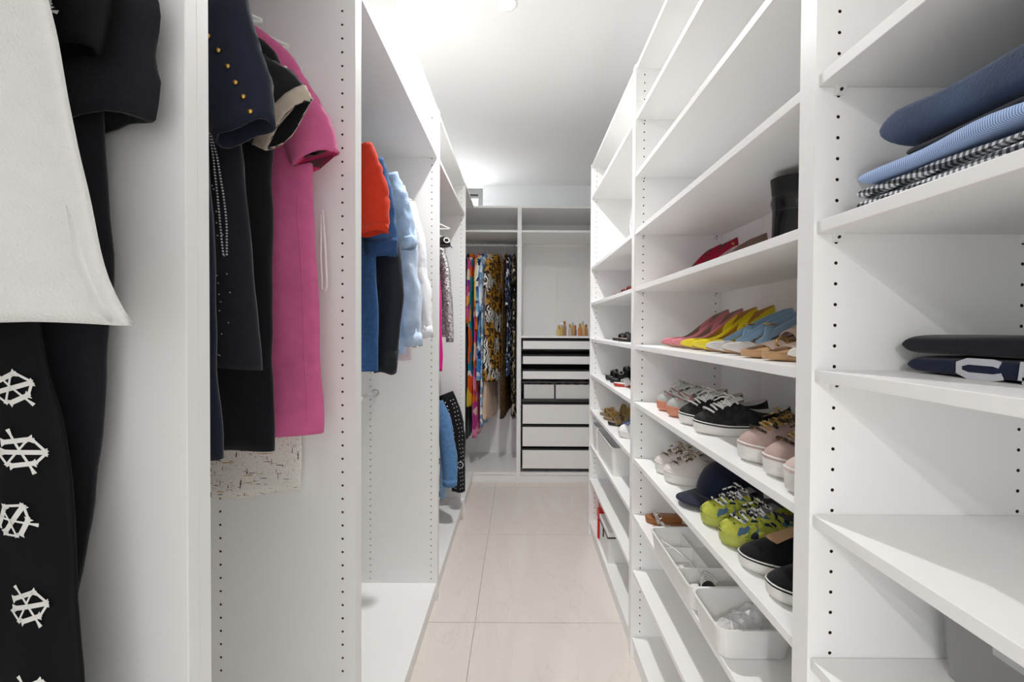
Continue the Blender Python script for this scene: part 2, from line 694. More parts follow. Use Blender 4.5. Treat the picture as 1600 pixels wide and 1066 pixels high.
# right-hand shelving, 35 cm deep
SH_TOP = [2.159, 1.934, 1.708, 1.484, 1.256, 1.031, 0.806, 0.582, 0.360]
RB = XR + 0.352
RY1, RY2, RY3 = 0.641, 1.641, 2.641
R0 = wardrobe('shelving_unit', 'white open shelving unit holding folded jeans and navy tees', 'shelving', XR, RB, RY1 + T - 1.0, RY1 + T, '-X',
              'white shoe and clothes shelving', seams=(.35, .68), shelves=[1.934, 1.708, 1.484, 1.256, 1.031, .806, .582], hole_rows=(.035, .323))
R1 = wardrobe('shelving_unit', 'white open shelving unit holding pumps, sneakers, cap and white tray', 'shelving', XR, RB, RY2 + T - 1.0, RY2 + T, '-X',
              'white shoe and clothes shelving', seams=(.42, .71), shelves=SH_TOP, hole_rows=(.035, .323))
R2 = wardrobe('shelving_unit', 'white open shelving unit holding sandals and red box beside the drawer wardrobe', 'shelving', XR, RB, RY3 + T - 1.0, RY3 + T, '-X',
              'white shoe and clothes shelving', seams=(.35, .68), shelves=[z for z in SH_TOP if z != 1.934], hole_rows=(.035, .323))


def clips(t, zs, yloc, s):
    for z in zs:
        for x in (.035, .323):
            mb = MB()
            z1 = z - .018
            mb.rings([[(x - .007, yloc, z1), (x + .007, yloc, z1), (x + .007, yloc, z1 - .013), (x - .007, yloc, z1 - .013)],
                      [(x - .007, yloc + s * .009, z1), (x + .007, yloc + s * .009, z1), (x + .006, yloc + s * .003, z1 - .013), (x - .006, yloc + s * .003, z1 - .013)]])
            o = mb.build('shelf_clip', M_PLASTIC, t)
            MB().dome((x, yloc + s * .0060, z1 - .006), (0, s, -.35), .0028, .0016, 10).build('clip_pin', M_BLACKMETAL, o, smooth=True)


clips(R0, [1.708, 1.484, 1.256, 1.031, .806], 1.0 - T, -1)
clips(R1, [2.159, 1.934, 1.708, 1.484, 1.256], 1.0 - T, -1)

# left-hand hanging wardrobes, 58 cm deep
LB = XL - 0.58
LYA, LYB, LYC = 0.984, 1.984, 2.984
LYn = 0.484
ROD_X, ROD_Z, ROD_LOW = -0.685, 2.075, 1.008
LROWS = (.031, .323)
Ln = wardrobe('wardrobe', 'white hanging wardrobe with white blouse and long black dresses', 'wardrobe', LB, XL, LYn + T - .75, LYn + T, '+X',
              'white hanging wardrobes', shelves=[2.146], hole_rows=())
L0 = wardrobe('wardrobe', 'narrow white hanging wardrobe with pink dress and dark dresses', 'wardrobe', LB, XL, LYn + T, LYA + T, '+X',
              'white hanging wardrobes', shelves=[2.146], hole_rows=LROWS)
L1 = wardrobe('wardrobe', 'white hanging wardrobe with red polo and shirts over an empty lower rail', 'wardrobe', LB, XL, LYA + T, LYB + T, '+X',
              'white hanging wardrobes', shelves=[2.146], hole_rows=LROWS)
L2 = wardrobe('wardrobe', 'white hanging wardrobe with sequin top over denim and studded jackets', 'wardrobe', LB, XL, LYB + T, LYC + T, '+X',
              'white hanging wardrobes', shelves=[2.146], hole_rows=LROWS)
rail(Ln, 'Y', ROD_X, ROD_Z, LYn + T - .75 + T, LYn)
rail(L0, 'Y', ROD_X, ROD_Z, LYn + 2 * T, LYA)
rail(L1, 'Y', ROD_X, ROD_Z, LYA + 2 * T, LYB)
rail(L2, 'Y', ROD_X, ROD_Z, LYB + 2 * T, LYC)
rail(L1, 'Y', ROD_X, ROD_LOW, LYA + 2 * T, LYB)
rail(L2, 'Y', ROD_X, ROD_LOW, LYB + 2 * T, LYC)

# wardrobes across the end of the aisle, 58 cm deep
BY = 3.528
BYB = BY + .58
corner = thing('corner_wardrobe', 'open white corner unit joining the hanging wardrobes to the end wall', 'wardrobe', (LB, LYC + T, 0))
cw, cdp = XL - LB, BY - LYC - T - .002
part('top_board', M_WHITE, corner, (0, cw, 0.001, cdp, TOPZ, H))
part('bottom_board', M_WHITE, corner, (0, cw, 0.001, cdp, BOT0, BOT1))
part('plinth', M_WHITE, corner, (cw - .024, cw - .012, 0.001, cdp, 0, BOT0))
part('back_board', M_BACK, corner, (0, .005, 0.001, cdp, BOT0, H))
BRODY = BY + .29
BL = wardrobe('wardrobe', 'white end wardrobe packed with colourful printed dresses', 'wardrobe', -.75, 0.0, BY, BYB, '-Y', 'white end wardrobes',
              seams=(.46,), shelves=[2.155])
BR = wardrobe('wardrobe', 'white end wardrobe with perfume bottles above a stack of drawers', 'wardrobe', 0.0, .75, BY, BYB, '-Y', 'white end wardrobes',
              seams=(.372,), shelves=[2.155, 1.258])
rail(BL, 'X', BRODY, 2.083, -.75 + T, -T)
rail(BR, 'X', BRODY, 2.083, T, .75 - T)
# drawers of the end wardrobe
DX0, DX1 = T + .012, .75 - T - .012
M_DARKIN = mat('dark_runner', '1E1E1F', rough=0.5)


def by(y):
    return 1.317 + (514.5 - y) / 183.7


for s0 in (T, .75 - T - .01):
    for yy in (539, 563, 587, 629, 665, 701, 736):
        part('runner', M_DARKIN, BR, (s0, s0 + .010, .02, .52, by(yy) - .018, by(yy) + .018), bevel=0)


def drawer(z0, z1, name='drawer', setback=.004, frame_only=False):
    fr = part(name, M_WHITE, BR, (DX0 + .004, DX1 - .004, setback, setback + .016, z0, z1))
    part('drawer_tray', M_DARKIN, fr, (DX0, DX0 + .012, setback + .017, .52, z0 + .004, z1 + .006 + .012), (DX1 - .012, DX1, setback + .017, .52, z0 + .004, z1 + .018),
         (DX0 + .012, DX1 - .012, setback + .017, .52, z0 + .004, z0 + .014), (DX0 + .012, DX1 - .012, .508, .52, z0 + .014, z1 + .018),
         (DX0 + .012, DX1 - .012, setback + .017, setback + .022, z1 + .001, z1 + .016), bevel=0)
    return fr


for ya, yb in ((633.5, 663.5), (669, 699), (705.5, 734)):
    drawer(by(yb), by(ya))
M_GREYIN = mat('grey_felt', '5A5A5A', rough=0.9)
for ya, yb in ((533.5, 546), (557.5, 569.5), (581, 593)):
    fr = drawer(by(yb), by(ya), 'pull_out_tray')
    part('tray_lining', M_GREYIN, fr, (DX0 + .013, DX1 - .013, .03, .5, by(yb) + .015, by(yb) + .02), bevel=0)
fr = part('basket_drawer', mat('dark_frame', '3A3A3A', rough=0.4), BR, (DX0 + .002, DX1 - .002, .004, .012, by(629), by(624)), (DX0 + .002, DX1 - .002, .004, .012, by(599.5), by(597)), bevel=0)
# things lying in the pull-out trays and baskets
for k, (xa, xb, z, hgt) in enumerate(((.19, .31, by(558.5), .035), (.42, .56, by(558.5), .03), (.60, .66, by(556), .03), (.08, .15, by(582), .02))):
    o = part('jewellery_case', mat('case_%d' % k, ('3C3A3A', '6E6862', '2C2F35', '4A4543')[k], rough=.7), None, (xa, xb, BY + .06, BY + .2, by((569.5, 569.5, 569.5, 593)[k]) + .021, z + hgt * .5), bevel=.004)
    tag(o, ('small dark jewellery case in second pull-out tray, by the partition', 'grey-brown jewellery case in second pull-out tray',
            'blue-black jewellery case at the far end of second pull-out tray', 'low brown jewellery case in third pull-out tray')[k], 'case')
for k, (xa, xb) in enumerate(((.045, .303), (.318, .62))):
    b_ = thing('storage_box', ('white fabric storage box in basket drawer, by the partition', 'white fabric storage box in basket drawer, by the shoe shelves')[k], 'box', (0, 0, 0))
    za, zb = by(624.5), by(602)
    part('box_wall', mat('box_fabric', 'DCDCDA', rough=.8, bump=(400, .2)), b_, (xa, xb, BY + .016, BY + .022, za, zb), (xa, xb, BY + .3, BY + .306, za, zb),
         (xa, xa + .006, BY + .022, BY + .3, za, zb), (xb - .006, xb, BY + .022, BY + .3, za, zb), (xa, xb, BY + .016, BY + .306, za - .004, za), bevel=.001)
    for q in range(4):
        xx = xa + .03 + q * (xb - xa - .06) / 3
        MB().lathe([(.02, 0), (.034, .01), (.03, .022), (.008, .028)], 10, (xx, BY + .12, zb - .012)).build('rolled_scarf', mat('scarf_%d' % (q % 3), ('4B4A4C', '77736E', '33363C')[q % 3], rough=.9), b_, smooth=True)

# recessed downlights
M_LENS = emit('lamp_lens', 'FFF8EE', 60)


def downlight(x, y, label, watt, spread=180):
    t = thing('downlight', label, 'ceiling light', (x, y, ZC), 0, 'recessed ceiling downlights')
    rs = []
    for r, z in ((.047, -.0005), (.047, -.004), (.038, -.005), (.033, -.002), (.033, -.0005)):
        rs.append([(r * math.cos(2 * PI * k / 32), r * math.sin(2 * PI * k / 32), z) for k in range(32)])
    MB().rings(rs, False, False).build('trim_ring', M_PLASTIC, t, smooth=True)
    MB().lathe([(.033, -.0018), (.02, -.0030), (.004, -.0034)], 24).build('lens', M_LENS, t, smooth=True)
    ld = bpy.data.lights.new('downlight_bulb', 'AREA')
    ld.shape = 'DISK'
    ld.size = 0.062
    ld.energy = watt
    ld.spread = math.radians(spread)
    ld.color = (1.0, 0.995, 0.99)
    lo = bpy.data.objects.new('downlight_bulb', ld)
    COL.objects.link(lo)
    lo.parent = t
    lo.location = (0, 0, -.006)


downlight(-0.062, 1.826, 'small glowing recessed downlight in ceiling over the aisle', 9.6, 150)

# ------------------------------------------------------------------ garments
RNG = random.Random(7)


def smooth_arr(a, n=3):
    a = np.array(a, float)
    for _ in range(n):
        b_ = a.copy()
        b_[1:-1] = .25 * a[:-2] + .5 * a[1:-1] + .25 * a[2:]
        a = b_
    return a


class Body:
    """hanging cloth: profile rows are (depth below the shoulder line, half width, half thickness)"""

    def __init__(self, prof, folds=3, amp=.006, seed=0, nz=52, na=64, hem=.004, start=.12, wr=.004):
        self.wr = wr
        p = np.array(prof, float)
        self.D = np.linspace(p[0, 0], p[-1, 0], nz)
        self.HW = smooth_arr(np.interp(self.D, p[:, 0], p[:, 1]))
        self.TH = smooth_arr(np.interp(self.D, p[:, 0], p[:, 2]))
        self.folds, self.amp, self.hem, self.start = folds, amp, hem, start
        r = random.Random(seed)
        self.ph = [r.uniform(0, 6.28) for _ in range(8)]
        self.na, self.nz = na, nz

    def P(self, th, d):
        hw = float(np.interp(d, self.D, self.HW))
        t = float(np.interp(d, self.D, self.TH))
        c, s = math.cos(th), math.sin(th)
        cx = math.copysign(abs(c) ** .8, c)
        sy = math.copysign(abs(s) ** .75, s)
        if c < 0:
            hw = min(hw, .262)
        L = self.D[-1]
        g = min(1, max(0, (d - self.start) / max(.05, L - self.start))) ** .8
        a = self.amp * g
        ph = self.ph
        y = t * sy + a * (math.sin(self.folds * PI * cx + ph[0] + .8 * d) + .5 * math.sin(self.folds * 1.9 * PI * cx + ph[1] - 1.3 * d))
        y += .0016 * math.sin(14 * d + 5 * cx + ph[2]) + .0012 * math.sin(31 * d - 9 * cx + ph[6])
        x = hw * cx + (.5 * a + .0018) * math.sin(7 * d + ph[3]) * abs(cx) + .0015 * math.sin(23 * d + ph[4])
        z = -d - self.hem * g ** 6 * math.sin(2.3 * cx + ph[5]) - .5 * self.hem * g ** 6 * math.sin(self.folds * PI * cx)
        p = Vector((x, y, z))
        n_ = noise.noise(Vector((x * 11 + ph[7] * 9, y * 14, z * 9))) + .5 * noise.noise(Vector((x * 27, y * 30 + ph[7] * 5, z * 20)))
        return p + Vector((.35 * n_ * self.wr * g, n_ * self.wr, 0))

    def N(self, th, d):
        e = .02
        a = self.P(th + e, d) - self.P(th - e, d)
        b_ = self.P(th, d + .004) - self.P(th, d - .004)
        n = a.cross(b_)
        n = n.normalized() if n.length > 1e-9 else Vector((0, -1, 0))
        o = self.P(th, d)
        mid = Vector((0, 0, o.z))
        return n if n.dot(o - mid) > 0 else -n

    def front(self, a):
        """angle of the face towards local -y at width fraction a"""
        a = max(-.999, min(.999, a))
        return -math.acos(math.copysign(abs(a) ** 1.25, a))

    def mesh(self):
        rs = []
        th = [2 * PI * k / self.na for k in range(self.na)]
        for d in self.D:
            rs.append([self.P(t, d) for t in th])
        last = rs[-1]
        c = Vector((0, 0, 0))
        n = self.na
        for q, fx, fy in ((0, .985, .8), (.02, .965, .7), (.05, .96, .65), (.1, .95, .6)):
            ps = [self.P(t, self.D[-1] - q) for t in th]
            mid = [(ps[k].y + ps[-k % n].y) / 2 for k in range(n)]
            rs.append([Vector((p.x * fx, mid[k] + (p.y - mid[k]) * fy, p.z)) for k, p in enumerate(ps)])
        return MB().rings(rs, True, True)


class Sleeve:
    """path rows: (x, depth, radius in the hanging plane, radius across it)"""

    def __init__(self, path, n=18, nr=26, seed=0, ruffle=0.0, nruf=3, y0=0.0, dy=0.0, wr=.07):
        self.wr = wr
        p = np.array(path, float)
        s = np.concatenate([[0], np.cumsum(np.hypot(np.diff(p[:, 0]), np.diff(p[:, 1])))])
        u = np.linspace(0, s[-1], nr)
        self.C = [smooth_arr(np.interp(u, s, p[:, i])) for i in range(4)]
        self.n, self.nr = n, nr
        self.ph = random.Random(seed).uniform(0, 6)
        self.ruffle, self.nruf = ruffle, nruf
        self.y0, self.dy = y0, dy

    def P(self, i, th, scale=1.0):
        x, d, r1, r2 = (c[i] for c in self.C)
        a, b_ = max(0, i - 1), min(self.nr - 1, i + 1)
        t = Vector((self.C[0][b_] - self.C[0][a], 0, -(self.C[1][b_] - self.C[1][a]))).normalized()
        nrm = Vector((-t.z, 0, t.x))
        q = i / (self.nr - 1)
        k = 1 + self.ruffle * q * q * math.sin(self.nruf * th + self.ph) + .045 * math.sin(9 * q + 2 * th + self.ph) * (q > .1)
        k *= 1 + self.wr * (noise.noise(Vector((math.cos(th) * 1.6 + self.ph * 7, math.sin(th) * 1.6, q * 7))) + .6 * noise.noise(Vector((math.cos(th) * 3.4, math.sin(th) * 3.4 + self.ph * 3, q * 17)))) * min(1, q * 5)
        return Vector((x, self.y0 + self.dy * q, -d)) + nrm * (r1 * scale * k * math.cos(th)) + Vector((0, 1, 0)) * (r2 * scale * k * math.sin(th)) + t * (.004 * q * math.sin(3 * th + self.ph))

    def mesh(self, a=0, b_=None, grow=1.0, cap=True):
        b_ = self.nr if b_ is None else b_
        th = [2 * PI * k / self.n for k in range(self.n)]
        rs = [[self.P(i, t, grow) for t in th] for i in range(a, b_)]
        rs.append([self.P(b_ - 1, t, grow * .88) for t in th])
        j = max(a, b_ - 5)
        rs.append([self.P(j, t, grow * .80) for t in th])
        return MB().rings(rs, True, True)


M_HANGER = mat('white_hanger', 'E9E9E6', rough=0.35, spec=0.5)
HANG_MESH = {}


def hanger(label, loc, rz, rod_dz, w=.19, m=None):
    """hook over the rail at rod_dz above the shoulder point, sloping arms and a lower bar"""
    t = thing('clothes_hanger', label, 'hanger', loc, rz, 'hangers on the clothes rails')
    key = (round(rod_dz, 3), round(w, 3))
    if key not in HANG_MESH:
        pts = []
        R = .0165
        for k in range(11):
            a = math.radians(-30 + 21 * k)
            pts.append((R * math.cos(a), 0, rod_dz + R * math.sin(a)))
        pts += [(-R * .8, 0, rod_dz - R * 1.0), (0, 0, rod_dz - 2.2 * R), (0, 0, -.002)]
        hk = MB().tube(pts, .0016, 8)
        arm = MB().tube([(-w, 0, -.082), (-w * .6, 0, -.05), (-.02, 0, -.006), (0, 0, -.002), (.02, 0, -.006), (w * .6, 0, -.05), (w, 0, -.082)], [.004, .0055, .006, .006, .006, .0055, .004], 10)
        arm.tube([(-w, 0, -.084), (0, 0, -.088), (w, 0, -.084)], .0032, 8)
        a = hk.build('hook', M_CHROME, t, smooth=True)
        b_ = arm.build('shoulder_bar', m or M_HANGER, t, smooth=True)
        HANG_MESH[key] = (a, b_)
    else:
        for src in HANG_MESH[key]:
            c = src.copy()
            COL.objects.link(c)
            c.parent = t
    return t


def garment(name, label, cat, loc, rz, m, prof, sleeves=(), folds=3, amp=.006, seed=1, group=None, rod_z=None, hem=.004, hang=True, start=.12, sm=None):
    t = thing(name, label, cat, loc, rz, group)
    bd = Body(prof, folds, amp, seed, hem=hem, start=start)
    bd.mesh().build('body', m, t, smooth=True)
    sl = []
    for k, sp in enumerate(sleeves):
        both = sp.get('both', True)
        for s in ((1, -1) if both else (1,)):
            path = [((q[0] if s > 0 else -.78 * q[0]),) + tuple(q[1:]) for q in sp['path']]
            S = Sleeve(path, seed=seed + k, ruffle=sp.get('ruffle', 0), nruf=sp.get('nruf', 3), y0=sp.get('y0', 0), dy=sp.get('dy', 0), wr=sp.get('wr', .07))
            o = S.mesh().build('sleeve', sp.get('mat', sm or m), t, smooth=True)
            if 'cuff' in sp:
                S.mesh(S.nr - sp.get('cn', 4), S.nr, sp.get('cg', 1.05)).build('cuff', sp['cuff'], o, smooth=True)
            if s == 1:
                sl.append((S, o))
    if hang and rod_z:
        hanger('white clothes hanger holding the ' + label, loc, rz, rod_z - loc[2]) if len(label.split()) <= 11 else hanger('white clothes hanger holding the ' + ' '.join(label.split()[:10]), loc, rz, rod_z - loc[2])
    return t, bd, sl


NAVY = fabric('navy_wool', '1B2130', bump=(300, .3))
BLACK = fabric('black_cloth', '15161A', bump=(300, .3))
BLACK2 = fabric('soft_black_cloth', '1A1B20', bump=(180, .4))
CHAR = fabric('charcoal_jersey', '26272C', bump=(300, .3))
PINK = fabric('pink_wool', 'D8699A', var=.06, varscale=40, bump=(260, .4))
PINK_IN = fabric('deep_pink_lining', 'C2205A')
BEIGE = fabric('beige_trim', 'C9BBAA')
CREPE = fabric('white_crepe', 'E4E4E1', var=.02, bump=(420, .5))
TWEED = tweed('cream_tweed')
WHITE_PRINT = mat('white_print', 'F0EFEB', rough=.7)

ZT = 1.985
# --- nearest wardrobe ---------------------------------------------------
garment('blouse', 'flared white crepe blouse hanging before black dresses', 'blouse', (ROD_X, .356, 1.97), 0, CREPE,
        [(0, .06, .012), (.06, .17, .02), (.14, .24, .022), (.38, .278, .016), (.5, .293, .016), (.58, .312, .017), (.62, .328, .017), (.645, .345, .018)],
        folds=2.2, amp=.012, seed=3, group='clothes in the near wardrobe', rod_z=ROD_Z, hem=.010)

# plain black dress with short sleeves
g, bd, sl = garment('dress', 'plain black dress with wide rolled short sleeves', 'dress', (ROD_X, .452, ZT), 0, BLACK2,
                    [(0, .06, .010), (.07, .18, .014), (.14, .22, .016), (.45, .232, .014), (.6, .236, .014), (.8, .232, .013), (.92, .21, .012), (1.0, .195, .011)],
                    [dict(path=[(.13, .14, .08, .013), (.185, .25, .088, .016), (.206, .36, .084, .018), (.218, .45, .070, .018)], ruffle=.08, nruf=4)],
                    folds=4, amp=.004, seed=8, group='clothes in the near wardrobe', rod_z=ROD_Z)

# black dress printed with white monogram emblems
EBLACK = fabric('black_satin', '08090D', rough=.7, bump=(300, .15), sheen=0)
g, bd, sl = garment('dress', 'long black dress printed with white interlaced monograms', 'dress', (ROD_X, .414, ZT), 0, EBLACK,
                    [(0, .06, .008), (.07, .18, .011), (.14, .2, .012), (.5, .205, .011), (.7, .212, .012), (.8, .230, .012), (.95, .248, .013), (1.2, .262, .014)],
                    [dict(path=[(.15, .1, .07, .010), (.2, .24, .072, .012), (.215, .34, .066, .013), (.222, .40, .05, .012)])],
                    folds=3, amp=.005, seed=21, group='clothes in the near wardrobe', rod_z=ROD_Z)
STROKES = [((-.85, .30), (.35, .60), .22), ((-.85, -.12), (.95, .02), .22), ((-.40, -.72), (.55, -.50), .22), ((-.62, .95), (.55, -1.0), .10),
           ((.35, .6), (.95, .02), .12), ((.95, .02), (.55, -.5), .12), ((-.85, -.12), (-.4, -.72), .10), ((.2, .55), (-.5, -.7), .09)]


def emblem(parent, fn, s, rot):
    mb = MB()
    cr, sr = math.cos(rot), math.sin(rot)
    for li, (a, b_, wd) in enumerate(STROKES):
        dx, dy = b_[0] - a[0], b_[1] - a[1]
        L = math.hypot(dx, dy)
        nx, ny = -dy / L * wd * .5, dx / L * wd * .5
        row = []
        for k in range(9):
            q = k / 8
            flare = 1 + .9 * (max(0, abs(q - .5) - .42) / .08)
            for sg in (1, -1):
                px, py = a[0] + dx * q + nx * sg * flare, a[1] + dy * q + ny * sg * flare
                row.append(fn((px * cr - py * sr) * s, (px * sr + py * cr) * s, .0012 + .0002 * li))
        n0 = len(mb.v)
        mb.v += [tuple(p) for p in row]
        for k in range(8):
            i = n0 + 2 * k
            mb.f.append((i, i + 1, i + 3, i + 2))
    return mb.build('printed_monogram', WHITE_PRINT, parent)


def body_fn(bd, ax, dd):
    hw = float(np.interp(dd, bd.D, bd.HW))

    def fn(px, pz, off):
        d = dd - pz
        th = bd.front(ax + px / hw)
        return bd.P(th, d) + Vector((0, -1, 0)) * off
    return fn


def px_on(Y, x, y):
    return (x - 811) * Y / 648, CAM_Z + (514.5 - y) * Y / 648


body_o = [c for c in g.children if c.name.startswith('body')][0]
for x, y, rot in ((38, 566, .3), (50, 712, -.15), (83, 838, .5), (98, 972, .45), (5, 820, .8), (8, 610, .2), (30, 960, .1), (60, 1095, .1)):
    X, Z = px_on(.40, x, y)
    d = ZT - Z
    hw = float(np.interp(d, bd.D, bd.HW))
    a = (X - ROD_X) / hw
    if abs(a) < .97:
        emblem(body_o, body_fn(bd, min(a, .86), d), .021, rot)
S, so = sl[0]


def sleeve_fn(S, q, th0):
    def fn(px, pz, off):
        i = q * (S.nr - 1) - pz / .014
        i0 = int(max(0, min(S.nr - 2, math.floor(i))))
        f = min(1, max(0, i - i0))
        th = th0 + px / .055
        p = S.P(i0, th).lerp(S.P(i0 + 1, th), f)
        return p + Vector((0, -1, 0)) * off
    return fn


for q, th0 in ((.62, -1.1), (.88, -1.55)):
    emblem(so, sleeve_fn(S, q, th0), .022, .6)

# --- narrow wardrobe ------------------------------------------------------
GR0 = 'clothes in the narrow wardrobe'
g, bd, sl = garment('dress', 'navy dress with a row of gold studs down its sleeve', 'dress', (ROD_X, .64, ZT), 0, NAVY,
                    [(0, .06, .012), (.06, .17, .02), (.14, .2, .022), (.4, .205, .02), (.6, .215, .018), (.87, .232, .018)],
                    [dict(path=[(.15, .09, .08, .02), (.19, .18, .082, .024), (.235, .28, .068, .026), (.270, .375, .046, .024)], dy=-.01)],
                    folds=3, amp=.005, seed=31, group=GR0, rod_z=ROD_Z)
S, so = sl[0]
for k in range(9):
    q = .36 + .62 * k / 8
    i = int(q * (S.nr - 1))
    p = S.P(i, -1.70 + .72 * k / 8)
    MB().dome(p + Vector((0, -.0006, 0)), (0.15, -1, .1), .0042, .0028, 10).build('stud', M_GOLD, so, smooth=True)
garment('dress', 'longer charcoal dress mostly hidden behind the gold-studded navy dress', 'dress', (ROD_X, .597, ZT), 0, CHAR,
        [(0, .06, .010), (.07, .17, .014), (.3, .19, .014), (.94, .212, .012)], folds=3, amp=.003, seed=33, group=GR0, rod_z=ROD_Z)
g, bd, sl = garment('tunic', 'charcoal jersey tunic with tiny crystals, shorter than its neighbours', 'tunic', (ROD_X, .71, ZT), 0, CHAR,
                    [(0, .06, .012), (.06, .17, .018), (.3, .2, .018), (.5, .225, .018), (.735, .25, .018)], folds=2.5, amp=.006, seed=36, group=GR0, rod_z=ROD_Z)
mb = MB()
for col in range(2):
    for k in range(44):
        d = .33 + .0050 * k
        p = bd.P(bd.front(.80 + .045 * col * math.sin(k / 43 * 2.6) + .03 * k / 43), d)
        mb.dome(p + Vector((0, -.0008, 0)), (0.2, -1, 0), .0019, .0016, 6)
o = mb.build('crystal_trim', mat('crystal', 'E4E4EA', rough=.15, metal=.5), g)
o['kind'] = 'stuff'
mb = MB()
for k in range(26):
    d = .42 + .3 * RNG.random()
    p = bd.P(bd.front(.72 + .14 * RNG.random()), d)
    mb.dome(p + Vector((0, -.0008, 0)), (0, -1, 0), .0013, .0012, 6)
o = mb.build('crystal_scatter', MATS['crystal'], g)
o['kind'] = 'stuff'
g, bd, sl = garment('dress', 'black knee-length dress with beige-banded short sleeves', 'dress', (ROD_X, .80, ZT), 0, BLACK,
                    [(0, .06, .014), (.06, .09, .02), (.095, .14, .024), (.108, .18, .024), (.122, .215, .024), (.16, .226, .024), (.4, .205, .022), (.905, .216, .022)],
                    [dict(path=[(.14, .20, .08, .022), (.19, .232, .078, .024), (.225, .265, .074, .022), (.254, .290, .068, .019)], cuff=BEIGE, cn=6, cg=1.03, dy=-.022)],
                    folds=2, amp=.004, seed=41, group=GR0, rod_z=ROD_Z)
g, bd, sl = garment('dress', 'pink wool dress with fluted short sleeves', 'dress', (ROD_X, .895, 2.0), 0, PINK,
                    [(0, .06, .012), (.018, .085, .02), (.034, .105, .022), (.058, .15, .024), (.09, .188, .026), (.124, .216, .026), (.2, .236, .026), (.5, .248, .026), (.91, .258, .028)],
                    [dict(path=[(.15, .15, .06, .02), (.195, .21, .062, .026), (.225, .27, .056, .03), (.250, .328, .050, .032)], ruffle=.16, nruf=3, cuff=PINK_IN, cn=1, cg=.97, dy=-.008)],
                    folds=1.5, amp=.004, seed=45, group=GR0, rod_z=ROD_Z)
for k in range(4):
    p = bd.P(-.9 + .18 * k, .105 + .016 * k)
    MB().dome(p, (.5, -1, .4), .004, .004, 10).build('pearl_bead', mat('pearl', 'EFE7EA', rough=.2), g, smooth=True)
p = bd.P(bd.front(.42), .56)
MB().dome(p, (0, -1, 0), .0045, .004, 10).build('pearl_bead', MATS['pearl'], g, smooth=True)
mb = MB()
mb.tube([bd.P(bd.front(.90), .40 + .02 * k) + Vector((0, -.0002, 0)) for k in range(25)], .0011, 6)
mb.build('side_seam', PINK, g, smooth=True)
g, bd, sl = garment('dress', 'cream tweed dress flecked with red and navy', 'dress', (ROD_X, .948, ZT), 0, TWEED,
                    [(0, .07, .010), (.07, .18, .014), (.4, .176, .014), (.8, .186, .014), (1.05, .184, .015)], folds=1.5, amp=.003, seed=47, group=GR0, rod_z=ROD_Z, hem=.006)
mb = MB()
mb.tube([(.236, 0, -.40), (.242, 0, -.48), (.246, 0, -.57), (.242, 0, -.585), (.235, 0, -.58), (.232, 0, -.5), (.233, 0, -.41)], .0026, 8)
mb.build('hanging_loop', mat('white_ribbon', 'F2F2F0', rough=.6), g, smooth=True)

# --- shirts wardrobe --------------------------------------------------------
GR1 = 'shirts on the long rail'
RED = fabric('red_pique', 'D2381C', var=.05, bump=(500, .5))
DENIM = fabric('blue_denim', '3A6397', var=.18, varscale=90, bump=(500, .6))
DENIM2 = fabric('dark_denim', '2E4F7C', var=.2, varscale=90, bump=(500, .6))
PDENIM = fabric('pale_blue_chambray', 'A9C2DF', var=.28, varscale=16, bump=(120, .8))
LBLUE = fabric('light_blue_cotton', 'C3D5EB', var=.2, varscale=18, bump=(90, .9))
LINEN = fabric('white_linen', 'E6E6E8', var=.05, varscale=30, bump=(70, 1.0))
LINEN2 = stripes('pink_striped_cotton', 'E6D8DC', 'D9C3CB', 60, 'X')
BLKSHINE = fabric('black_poplin', '1D2129', rough=.6, bump=(60, .5))
SH = [(0, .06, .014), (.05, .14, .022), (.1, .19, .026), (.16, .21, .026)]


def shirt(label, y, m, hem, hw, path, cuff=None, seed=1, th=.022, folds=3, amp=.008, cat='shirt', name='shirt', zt=ZT, rodz=ROD_Z, group=GR1, rz=0, cn=3, dy=0, prof=None, cg=1.05, y0=0, wr=.14):
    sp = dict(path=[(q[0], q[1], q[2], q[3] * .78) for q in path or ()], dy=dy, y0=y0, wr=wr)
    if cuff:
        sp.update(cuff=cuff, cn=cn, cg=cg)
    return garment(name, label, cat, (ROD_X, y, zt), rz, m, prof or (SH + [(.4, hw, th), (hem, hw * 1.02, th)]), [sp] if path else [], folds=folds, amp=amp, seed=seed, group=group, rod_z=rodz)


shirt('royal blue jersey tucked behind the red polo collar', 1.28, fabric('royal_blue', '2F63B4'), .6, .19, None, seed=50, prof=[(0, .06, .014), (.05, .17, .02), (.08, .206, .02), (.12, .18, .02), (.6, .15, .02)])
shirt('red pique polo shirt with short sleeves', 1.345, RED, .70, .165, [(.15, .09, .06, .025), (.19, .2, .066, .034), (.205, .29, .062, .036), (.212, .365, .054, .036)], cuff=RED, seed=51, cn=3, cg=1.03, dy=-.01)
shirt('mid-blue denim overshirt with rolled short sleeves', 1.425, DENIM, .82, .195, [(.16, .1, .06, .025), (.2, .25, .06, .034), (.212, .36, .056, .034), (.216, .42, .05, .034)], cuff=DENIM2, seed=52, cn=5, cg=1.05, dy=-.006)
shirt('black long-sleeved button shirt with square cuffs', 1.52, BLKSHINE, .72, .19, [(.15, .13, .05, .024), (.19, .3, .05, .03), (.222, .52, .046, .030), (.212, .70, .04, .028), (.2, .83, .037, .024)], cuff=BLKSHINE, seed=53, cn=4, cg=1.06, dy=-.02)
shirt('pale washed chambray shirt with elbow sleeves', 1.60, PDENIM, .78, .2, [(.16, .09, .06, .025), (.205, .2, .058, .032), (.225, .28, .052, .034), (.236, .365, .044, .034)], cuff=PDENIM, seed=54, cn=5, cg=1.08, wr=.25)
